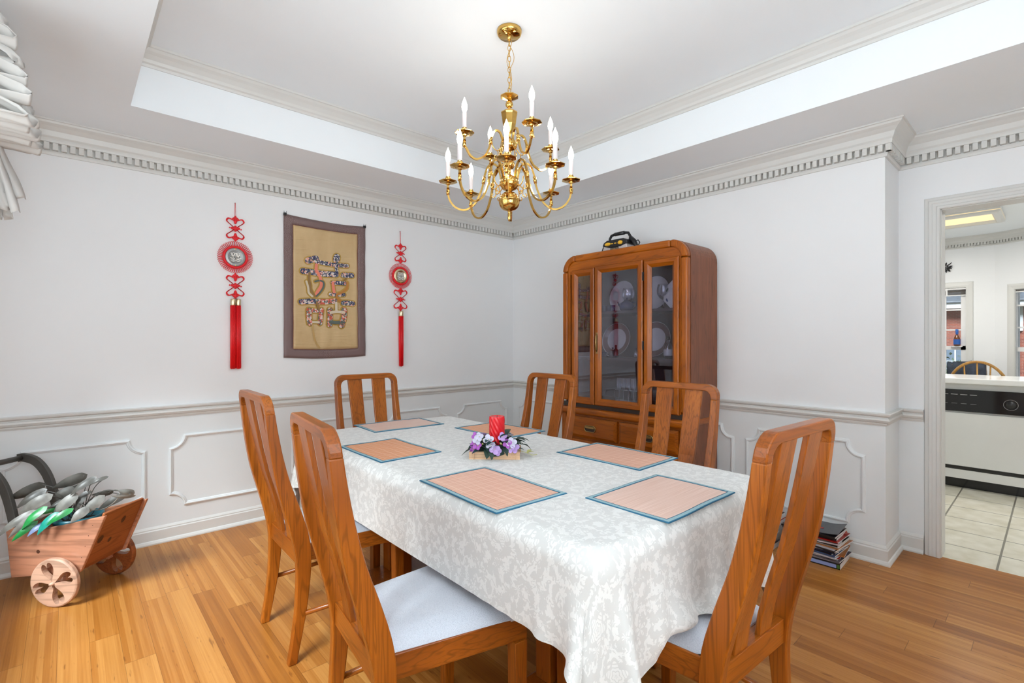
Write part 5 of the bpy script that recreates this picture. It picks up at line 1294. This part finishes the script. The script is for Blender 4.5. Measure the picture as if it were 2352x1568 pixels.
def arm_curve(r0, z0, r1, z1, dip, top): # in (r, z)
    w = r1-r0; h = top-z0; f_ = w/.26
    return smoothc([(r0, z0, 0), (r0+.006*f_, z0+h*.45, 0), (r0+.020*f_, z0+h*.88, 0), (r0+.042*f_, top, 0), (r0+.064*f_, z0+h*.84, 0), (r0+.080*f_, z0+h*.35, 0), (r0+w*.36, z0+(dip-z0)*.25, 0), (r0+w*.47, z0+(dip-z0)*.72, 0),
                    (r0+w*.60, dip+.008, 0), (r0+w*.72, dip, 0), (r0+w*.86, dip+.014, 0), (r0+w*.96, dip+.045, 0), (r1, z1-.055, 0), (r1, z1-.010, 0)], 5, False)
def lamp(phi, r0, z0, r1, z1, dip, top):
    T = Matrix.Rotation(phi, 4, 'Z')
    pts = [(p.x, 0, p.y) for p in arm_curve(r0, z0, r1, z1, dip, top)]
    a = B(); a.tube(pts, .0062, 4, T=T, smooth=False, phase=PI/4, up=(0, 1, 0))
    # leaf collars and the scroll under the arm
    m = len(pts)
    for fr_, s_ in ((.42, 1), (.93, .8)):
        p = Vector(pts[int(m*fr_)]); q = Vector(pts[min(m-1, int(m*fr_)+2)]); d = (q-p).normalized()
        for sg in (-1, 1):
            n_ = Vector((0, 1, 0))*sg; a.tube([p-d*.012*s_+n_*.004, p+n_*.008, p+d*-.016+n_*.013], [.0045, .003, .001], 5, T=T)
        a.tube([p-d*.018, p, p+d*.018], [.0075, .0088, .0072], 6, T=T)
    sc_ = smoothc([(r0+.004, z0-.012, 0), (r0+.030, z0-.036, 0), (r0+.052, z0-.022, 0), (r0+.058, z0+.004, 0)], 5, False); a.tube([(p.x, 0, p.y) for p in sc_], .0026, 6, T=T)
    sc_ = smoothc([(r0+.028, z0-.034, 0), (r0+.026, z0-.066, 0), (r0+.040, z0-.078, 0), (r0+.046, z0-.066, 0), (r0+.038, z0-.060, 0)], 5, False); a.tube([(p.x, 0, p.y) for p in sc_], .0024, 6, T=T)
    a.build('arm', M['brass'], cz)
    C_ = T @ Matrix.Translation((r1, 0, z1))
    cup = B()
    cup.lathe([(.006, -.016), (.010, -.012), (.012, -.007), (.022, -.0045), (.030, -.004), (.0455, .0005), (.0465, .003), (.030, .000), (.012, .002)], OCT, C_, smooth=False)
    cup.lathe([(.009, -.001), (.015, .003), (.016, .007), (.012, .011), (.0155, .014), (.0155, .018), (.012, .021), (.0115, .026), (0, .026)], 20, C_)
    cup.build('drip_cup', M['brass'], cz)
    sl_ = B().lathe([(.0105, .020), (.0105, .096), (.009, .098), (0, .098)], 16, C_).build('candle_sleeve', M['white_plastic'], cz)
    bl_ = B().lathe([(0, .097), (.007, .098), (.0115, .110), (.0135, .122), (.012, .136), (.0085, .148), (.0045, .158), (.0018, .166), (0, .170)], 14, C_).build('bulb', M['bulb'], cz)
    pos = cz.matrix_world if False else None
    w = Matrix.Translation((chx, chy, 0)) @ Matrix.Rotation(math.radians(47.945+180), 4, 'Z') @ C_ @ Vector((0, 0, .128))
    l = bpy.data.lights.new('candle_lamp', 'POINT'); l.energy = .6; l.color = (1, .92, .80); l.shadow_soft_size = .02
    lo = bpy.data.objects.new('candle_lamp', l); COL.objects.link(lo); lo.location = w
for k in range(8): lamp(math.radians(-2+45*k), .040, 2.030, .300, 2.030, 1.892, 2.115)
for k in range(4): lamp(math.radians(26+90*k), .034, 2.205, .232, 2.222, 2.110, 2.265)

# ================================================================== WHEELBARROW PLANTER
M['pine'] = wood('pine_boards', hexc(160, 100, 70), hexc(180, 124, 96), hexc(196, 146, 120), axis=0, rough=.30, freq=.35, rnd=False, coat=1.5)
M['pine_f'] = wood('stained_and_shaded_pine', hexc(126, 66, 32), hexc(150, 84, 44), hexc(168, 98, 56), axis=1, rough=.38, freq=.6, rnd=False)
M['wheelwood'] = wood('pale_wheel_wood', hexc(178, 134, 108), hexc(190, 150, 126), hexc(200, 164, 142), axis=0, rough=.4, freq=.3, coat=.3)
M['greywood'] = plain('grey_painted_handle', hexc(74, 72, 68), .45, var=.12)
M['knot'] = plain('dark_wood_knot', hexc(74, 40, 24), .5)
cart = empty('wheelbarrow_planter', (-3.442, -.577, 0), math.atan2(-.699, .715), 'wooden wheelbarrow planter with grey handles and heart-cut wheels by the wall', 'planter')
V0, V1 = .030, .300
side = [(-.252, .116), (.094, .150), (.216, .420), (.12, .400), (.03, .378), (-.06, .360), (-.16, .352), (-.272, .356), (-.280, .350)]
for v in (V0, V1-.016): B().prism(side, v, v+.016, axes='xz').build('side_board', M['pine'], cart, bevel=.004)
def slab(p0, p1, t, v0, v1):
    d = Vector((p1[0]-p0[0], p1[1]-p0[1])).normalized(); n_ = Vector((-d.y, d.x))*t
    return B().prism([p0, p1, (p1[0]+n_.x, p1[1]+n_.y), (p0[0]+n_.x, p0[1]+n_.y)], v0, v1, axes='xz')
fb = slab((.083, .150), (.203, .424), .014, V0+.0155, V1-.0155).build('front_board', M['pine_f'], cart, bevel=.004)
slab((-.252, .118), (-.278, .345), -.014, V0+.014, V1-.014).build('back_board', M['pine'], cart)
slab((-.250, .122), (.085, .156), .014, V0+.014, V1-.014).build('bottom_board', M['pine'], cart)
# knots of the front board
dn = Vector((.122, .274)).normalized(); nr = Vector((dn.y, -dn.x))
for (t, v, r1_, r2_) in ((.50, .085, .021, .016), (.40, .150, .014, .010), (.72, .190, .020, .012)):
    c = Vector((.083, .150))+Vector((.120, .274))*t+nr*.0006
    n = 16; vs = []
    for j in range(n): a = 2*PI*j/n; q = c+dn*r1_*math.cos(a); vs.append((q.x, v+r2_*math.sin(a), q.y))
    B().add(vs, [tuple(range(n))]).build('wood_knot', M['knot'], cart, fix=False)
for (u_, z_, r_) in ((-.115, .245, .009), (.155, .375, .0022), (.135, .325, .0022), (.118, .275, .0022), (.10, .22, .0022)):
    n = 12; B().add([(u_+r_*math.cos(2*PI*j/n), V0-.0007, z_+r_*math.sin(2*PI*j/n)) for j in range(n)], [tuple(range(n))]).build('peg', M['knot'], cart, fix=False)
# wheels: disc with four heart-shaped cut-outs (boolean on a bevelled disc)
def heart(s_): return [(s_*.062*16*math.sin(t)**3/16, s_*(.0038*(13*math.cos(t)-5*math.cos(2*t)-2*math.cos(3*t)-math.cos(4*t)))) for t in np.linspace(0, 2*PI, 33)[:-1]]
def wheel(v0, v1, wm=None):
    b = B().lathe([(0, v0), (.108, v0), (.113, v0+.003), (.115, v0+.006), (.115, v1-.006), (.113, v1-.003), (.108, v1), (0, v1)], 56, Matrix.Rotation(PI/2, 4, 'X') @ Matrix.Diagonal((1, 1, -1, 1)), smooth=False)
    o = b.build('wheel', wm or M['wheelwood'], cart); c = B()
    for k in range(4):
        a = math.radians(22+90*k); T = Matrix.Translation((.060*math.cos(a), 0, .060*math.sin(a))) @ Matrix.Rotation(-(a-PI/2), 4, 'Y')
        hp = [(x*.47, z*.86) for x, z in heart(1)]
        c.prism(hp, v0-.02, v1+.02, axes='xz', T=T)
    co = c.build('cutter', M['wheelwood']); co.parent = cart
    for q in (o, co):
        bm = bmesh.new(); bm.from_mesh(q.data); bmesh.ops.remove_doubles(bm, verts=bm.verts, dist=1e-5); bmesh.ops.recalc_face_normals(bm, faces=bm.faces); bm.to_mesh(q.data); bm.free()
    md = o.modifiers.new('cut', 'BOOLEAN'); md.operation = 'DIFFERENCE'; md.object = co; md.solver = 'EXACT'
    bpy.context.view_layer.update(); dg = bpy.context.evaluated_depsgraph_get(); nm = bpy.data.meshes.new_from_object(o.evaluated_get(dg))
    o.modifiers.clear(); o.data = nm; bpy.data.objects.remove(co); o.location = (0, 0, .115)
    bv = o.modifiers.new('bevel', 'BEVEL'); bv.width = .0018; bv.segments = 2; bv.limit_method = 'ANGLE'
    return o
wheel(-.012, .014); wheel(.316, .342, M['pine_f'])  # the far wheel's shade is put into its darker pine colour
B().tube([(0, -.026, .115), (0, .356, .115)], .0075, 10).build('axle', M['wheelwood'], cart)
B().box(-.02, .02, .032, .060, .105, .145).box(-.02, .02, .270, .298, .105, .145).build('axle_block', M['pine'], cart)
for v in (V0-.018, V1+.002):
    v0_, v1_ = (V0+.017, V0+.037) if v < .1 else (V1-.037, V1-.017)
    P_ = smoothc([(-.232, .22, 0), (-.262, .36, 0), (-.290, .47, 0), (-.325, .555, 0), (-.38, .615, 0), (-.445, .635, 0), (-.475, .632, 0)], 6, False)
    up = []; dn_ = []
    for i, p in enumerate(P_):
        t = (P_[min(i+1, len(P_)-1)]-P_[max(i-1, 0)]).normalized(); n_ = Vector((-t.y, t.x, 0))*.021; up.append(((p+n_).x, (p+n_).y)); dn_.append(((p-n_).x, (p-n_).y))
    B().prism(up+dn_[::-1], v0_, v1_, axes='xz').build('handle', M['greywood'], cart, bevel=.006)
B().tube([(-.455, V0+.01, .634), (-.455, V1-.010, .634)], .014, 12).build('handle_rod', M['greywood'], cart)
# pot and pothos
M['tealpot'] = plain('teal_pot', hexc(24, 96, 110), .35); M['soil'] = plain('potting_soil', (.02, .015, .01, 1), .95, bump=.5)
def W_(u, v, z): 
    a = cart.rotation_euler[2]; return (-3.442+u*math.cos(a)-v*math.sin(a), -.577+u*math.sin(a)+v*math.cos(a), z)
pot = empty('plant_pot', W_(-.04, .165, .150), 0, 'teal plant pot set inside the wheelbarrow planter', 'pot')
B().lathe([(0, 0), (.072, 0), (.095, .20), (.100, .20), (.100, .225), (.092, .225), (.084, .18), (0, .18)], 32).build('pot', M['tealpot'], pot)
B().lathe([(0, .195), (.087, .193)], 24).build('soil', M['soil'], pot)
LM = {'g': plain('grey_leaf', hexc(78, 76, 71), .4, var=.2, vscale=25), 'l': plain('light_grey_leaf', hexc(118, 116, 110), .4, var=.2, vscale=25), 'n': plain('green_leaf', hexc(30, 128, 62), .35, var=.2, vscale=25), 't': plain('teal_green_leaf', hexc(20, 134, 118), .35, var=.2, vscale=25), 'b': plain('blue_grey_leaf', hexc(110, 124, 158), .4, var=.15, vscale=25)}
LV = [(-0.188, 0.539, -0.315, 0.486, 0.12, 0.054, 'g'), (-0.135, 0.521, -0.225, 0.454, 0.08, 0.043, 'g'), (-0.076, 0.505, -0.196, 0.438, 0.05, 0.049, 'l'), (-0.027, 0.57, -0.15, 0.523, 0.18, 0.052, 'g'), (0.082, 0.572, 0.007, 0.508, 0.12, 0.038, 'g'), (0.074, 0.556, 0.015, 0.527, 0.2, 0.02, 'g'), (0.117, 0.488, 0.057, 0.492, 0.18, 0.031, 'g'), (-0.055, 0.511, -0.147, 0.49, 0.22, 0.029, 'g'), (-0.056, 0.507, -0.153, 0.457, 0.15, 0.054, 'g'), (0.023, 0.499, -0.069, 0.409, 0.08, 0.052, 'l'), (0.159, 0.495, 0.079, 0.411, 0.08, 0.044, 'l'), (0.02, 0.496, 0.014, 0.468, 0.16, 0.025, 'g'), (0.282, 0.49, 0.207, 0.51, 0.12, 0.022, 'l'), (0.263, 0.496, 0.206, 0.522, 0.14, 0.037, 'l'), (0.169, 0.467, 0.063, 0.411, 0.2, 0.039, 'g'), (0.127, 0.454, 0.083, 0.404, 0.03, 0.043, 'l'), (-0.12, 0.44, -0.245, 0.341, 0.012, 0.037, 'l'), (-0.112, 0.429, -0.194, 0.338, 0.008, 0.03, 'l'), (-0.059, 0.46, -0.132, 0.377, 0.01, 0.039, 'n'), (-0.102, 0.395, -0.168, 0.326, 0.005, 0.03, 'n'), (-0.001, 0.434, -0.067, 0.349, 0.01, 0.041, 't'), (0.059, 0.451, -0.016, 0.398, 0.02, 0.03, 'n'), (-0.065, 0.39, -0.108, 0.342, 0.008, 0.026, 'b'), (-0.054, 0.44, -0.106, 0.432, 0.06, 0.019, 'n'), (0.035, 0.502, 0.023, 0.42, 0.12, 0.036, 'g'), (-0.072, 0.461, -0.139, 0.417, 0.14, 0.032, 'g')]
pl_ = empty('pothos_plant', W_(-.04, .165, .34), cart.rotation_euler[2], 'trailing pothos with grey and green leaves growing in the planter', 'plant')
rn = random.Random(8); stems = B()
for (u0, z0, u1, z1, v, w, c) in LV:
    o_ = Vector((-.04, .165, .34)); A = Vector((u0, v, z0))-o_; T_ = Vector((u1, v-.035+rn.uniform(-.02, .01), z1))-o_; d = (T_-A); L = d.length; d.normalize()
    s_ = Vector((0, -1, 0)).cross(d).normalized(); s_ = (s_+Vector((0, rn.uniform(-.5, .5), 0))).normalized(); nn = s_.cross(d).normalized()
    if nn.y > 0: nn = -nn
    n = 12; vs = []; fs = []
    for i in range(n+1):
        t = i/n; hw = w*.50*(math.sin(PI*t**.60))**.8 if 0 < t < 1 else 0
        back = -.10*L if i == 1 else 0
        mid = A+d*L*t+nn*(L*.16*math.sin(PI*t))+Vector((0, 0, -L*.05*t*t))
        for q in (-1, -.5, 0, .5, 1): vs.append(mid+s_*hw*q+nn*(-abs(q)*hw*.28)+d*(-.10*L*abs(q) if t < .4 else 0)*(1-t/.4 if t < .4 else 0))
    for i in range(n):
        for q in range(4): k = i*5+q; fs.append((k, k+1, k+6, k+5))
    o = B().add(vs, fs, smooth=True).build('leaf', LM[c], pl_)
    if c in 'ntb': tag(o, {'n': 'green leaf', 't': 'teal green leaf', 'b': 'blue grey leaf'}[c])
    base = Vector((rn.uniform(-.05, .05), rn.uniform(-.04, .04), .01)); m1 = base.lerp(A, .5)+Vector((0, 0, .03+abs(A.x)*.15))
    stems.tube(smoothc([base, m1, A], 6, False), .0022, 5)
stems.build('stems', LM['g'], pl_)
o_ = Vector((-.04, .165, .34))
B().tube(smoothc([Vector(p)-o_ for p in ((.245, .08, .511), (.221, .08, .472), (.153, .08, .433), (.042, .08, .431), (0, .12, .40))], 6, False), .0028, 6).build('trailing_stem', LM['l'], pl_)

# ================================================================== MAGAZINES
MC = [hexc(40, 38, 44), hexc(206, 196, 192), hexc(150, 24, 22), hexc(28, 26, 30), hexc(60, 80, 120), hexc(212, 204, 208), hexc(160, 96, 50), hexc(90, 86, 92), hexc(190, 188, 196), hexc(34, 40, 66)]
MM = [plain('magazine_cover_%s' % n_, c, .25) for n_, c in zip(['charcoal', 'cream', 'red', 'black', 'blue', 'pink_white', 'ochre', 'grey', 'silver', 'navy'], MC)]
CN = ['charcoal', 'cream', 'red', 'black', 'blue', 'pale pink', 'ochre', 'grey', 'silver', 'navy']
rn = random.Random(12)
def magazine(x, y, z, t, rot, w, l, ci, lab, grp, cat='magazine', curl=0):
    e = empty('magazine' if cat == 'magazine' else 'book', (x, y, z), math.radians(rot), lab, cat, grp)
    b = B(); n = 10; vs = []; fs = []
    for lay in (0, 1):
        for i in range(n+1):
            a = -l/2+l*i/n; h = curl*max(0, (-(a)/(l/2))-.35)**2
            for bb in (-w/2, w/2): vs.append((bb, a, (t if lay else 0)+h*(.6+.4*(bb > 0))))
    m = 2*(n+1)
    for i in range(n):
        q = 2*i; fs += [(q, q+2, q+3, q+1), (m+q, m+q+1, m+q+3, m+q+2), (q, m+q, m+q+2, q+2), (q+1, q+3, m+q+3, m+q+1)]
    fs += [(0, 1, m+1, m), (m-2, 2*m-2, 2*m-1, m-1)]
    b.add(vs, fs); b.build('cover', MM[ci], e)
    if curl == 0 and t > .004:
        B().box(-w/2+.002, w/2+.0006, -l/2-.0006, l/2+.0006, .0009, t-.0009).build('pages', M['paper'], e)
    return e
z = .0; mx, my = -.165, -2.800
e = magazine(mx, my, 0, .030, 2, .21, .285, 3, 'thick black book with blue lettered spine, lowest in the stack by the wall end', 'magazines stacked by the wall end', 'book')
sp_ = B().box(-.1062, -.1052, -.125, .12, .006, .025).build('spine_label', plain('pale_blue_label', hexc(138, 152, 200), .5), e)
B().box(-.1062, -.1052, -.141, -.128, .005, .026).build('spine_badge', plain('green_badge', hexc(60, 96, 30), .5), e)
z = .031; order = [5, 7, 1, 2, 8, 6, 4, 3, 9, 1, 0, 8, 6, 1, 3, 5, 7, 1, 2, 3, 3]
ths = [.012, .008, .006, .005, .006, .005, .008, .007, .006, .008, .008, .006, .006, .008, .009, .008, .006, .007, .006, .016, .012]
pos_w = ['just above the lettered book', 'low in the stack', 'low in the stack, askew', 'a little above the lettered book', 'in the lower third', 'in the lower third, turned out', 'below the middle', 'just below the middle', 'near the middle', 'near the middle, pushed left', 'at mid height', 'just over mid height', 'above the middle', 'above the middle, slightly turned', 'in the upper half', 'in the upper half, pulled out', 'in the upper third', 'under the red-edged black ones', 'under the thick black one', 'thick and black near the top', 'black, second from the top']
for k, (ci, t) in enumerate(zip(order, ths)):
    magazine(mx+rn.uniform(-.012, .02), my+rn.uniform(-.014, .014), z, t*.82, rn.uniform(-9, 9), .205, .275, ci, '%s magazine %s, stacked by the wall end' % (CN[ci], pos_w[k]), 'magazines stacked by the wall end'); z += t*.82+.0006
e = magazine(mx-.002, my+.005, z+.001, .003, 2, .205, .275, 0, 'dark charcoal magazine with red title, curled on top of the stack', 'magazines stacked by the wall end', curl=.04)
B().box(-.03, -.012, -.05, .09, .0035, .0042).box(-.06, -.05, -.04, .05, .0035, .0042).build('red_title', MM[2], e)
e = magazine(mx+.06, my-.06, z-.022, .002, 24, .12, .15, 2, 'red folded leaflet sticking out near the stack top', 'magazines stacked by the wall end', curl=.02)
# a second pile further along the wall
z = 0
for k, (ci, t) in enumerate(zip([7, 3, 1, 9, 2, 0, 3, 0], [.03, .028, .03, .03, .03, .03, .03, .03])):
    magazine(-.17+rn.uniform(-.01, .01), -2.455+rn.uniform(-.01, .01), z, t, rn.uniform(-5, 5), .22, .28, ci, '%s thick volume, %s in the short pile nearer the cabinet' % (CN[ci], ['lowest', 'second up', 'third up', 'fourth up', 'fifth up', 'sixth up', 'next to top', 'topmost'][k]), 'thick volumes in the pile nearer the cabinet', 'book'); z += t+.0006

# ================================================================== CURTAIN
def curt_mat():
    s = NT('white_sheer_cotton'); tr = s.n('ShaderNodeBsdfTranslucent'); tr.inputs[0].default_value = (.85, .85, .83, 1)
    mx = s.n('ShaderNodeMixShader'); mx.inputs[0].default_value = .3; s.set(Base_Color=(.80, .79, .77, 1), Roughness=.8)
    s.l(s.p.outputs[0], mx.inputs[1]); s.l(tr.outputs[0], mx.inputs[2]); s.l(mx.outputs[0], s.out.inputs[0]); return s.m
M['curtain'] = curt_mat()
cu = empty('window_curtain', (XW, -1.0, 0), 0, 'white ruffled curtain hanging at the left window', 'curtain')
B().tube([(.09, -2.1, 2.30), (.09, .02, 2.30)], .012, 10).box(0, .09, -.02, .0, 2.29, 2.31).box(0, .09, -2.08, -2.06, 2.29, 2.31).build('curtain_rod', M['ext_white'], cu)
# flounce tiers: zigzag pleats whose free edge points into the room
def tier(z0, z1, x0, x1, ya, yb, seed):
    r_ = random.Random(seed); vs = []; fs = []; ny_ = 60; ph = r_.uniform(0, 6)
    sec = [(0, 0), (.25, .06), (.5, .16), (.75, .36), (.92, .62), (1.0, .92), (.97, 1.0), (.80, .97), (.55, 1.0), (.25, .98), (0, 1.0)]
    for i in range(ny_+1):
        y = ya+(yb-ya)*i/ny_
        for (a, c) in sec:
            am = a*a; wv_ = math.sin(i*.95+ph)+.5*math.sin(i*.41+ph*2)
            vs.append((x0+(x1-x0)*a*(1+.05*math.sin(i*.33+ph)), y+.006*math.cos(i*.95+ph)*am, z0+(z1-z0)*c+(.016*wv_)*am*(1 if c < .95 else .8)))
    m = len(sec)
    for i in range(ny_):
        for k in range(m-1): q = i*m+k; fs.append((q, q+1, q+m+1, q+m))
    return B().add(vs, fs, smooth=True)
Z = [(2.44, 2.345, .09, .335), (2.365, 2.275, .09, .360), (2.30, 2.215, .09, .375), (2.235, 2.150, .09, .385), (2.175, 2.095, .09, .395), (2.115, 2.035, .09, .41)]
for k, (z0, z1, x0, x1) in enumerate(Z):
    o = tier(z0, z1, x0, x1, -.35, .12, k).build('ruffle', M['curtain'], cu); so_ = o.modifiers.new('s', 'SOLIDIFY'); so_.thickness = .002
# straight drop below
def drop(x0, x1, z0, z1, ya, yb, seed, cut):
    vs = []; fs = []; nx_, nz_ = 30, 16; r_ = random.Random(seed)
    for i in range(nx_+1):
        u = i/nx_
        for k in range(nz_+1):
            t = k/nz_; zz = z0+(z1-z0)*t*(1-cut*u); 
            vs.append((x0+(x1-x0)*u*(.72+.28*t)+.006*math.sin(i*2.2+k*.4)*t, ya+(yb-ya)*u+.022*math.sin(i*1.7+seed)*(.4+.6*t), zz+.010*math.sin(i*2.4)*t))
    for i in range(nx_):
        for k in range(nz_): q = i*(nz_+1)+k; fs.append((q, q+1, q+nz_+2, q+nz_+1))
    return B().add(vs, fs, smooth=True)
for k, (x1, z1, c_) in enumerate(((.36, 1.77, .0), (.375, 1.83, .02), (.335, 1.73, .06))):
    o = drop(.06, x1, 2.10, z1, -.18+.07*k, .06+.04*k, k, c_).build('panel', M['curtain'], cu); so_ = o.modifiers.new('s', 'SOLIDIFY'); so_.thickness = .0015

# ================================================================== ADDED FILL UPLIGHT BEHIND THE CAMERA
sd_ = empty('added_uplight_stand', (-3.40, -4.45, 0), 0, 'small oak stand added behind the camera to carry the fill uplight', 'table')
B().prism(rrect(-.22, .22, -.22, .22, .04, 4), .58, .61).build('tabletop', M['tablewood'], sd_)
for sx in (-.18, .18):
    for sy in (-.18, .18): B().box(sx-.02, sx+.02, sy-.02, sy+.02, 0, .58).build('leg', M['tablewood'], sd_)
ul = empty('added_uplight', (-3.40, -4.45, .612), 0, 'white bowl uplight added behind the camera to brighten the ceiling', 'lamp')
B().lathe([(0, 0), (.09, 0), (.09, .015), (.015, .03), (.015, .33)], 24).build('base', M['brass'], ul)
B().lathe([(.015, .33), (.08, .345), (.17, .40), (.20, .46), (.195, .462), (.16, .41), (.03, .355), (0, .352)], 32).build('lamp_shade', M['ext_white'], ul)
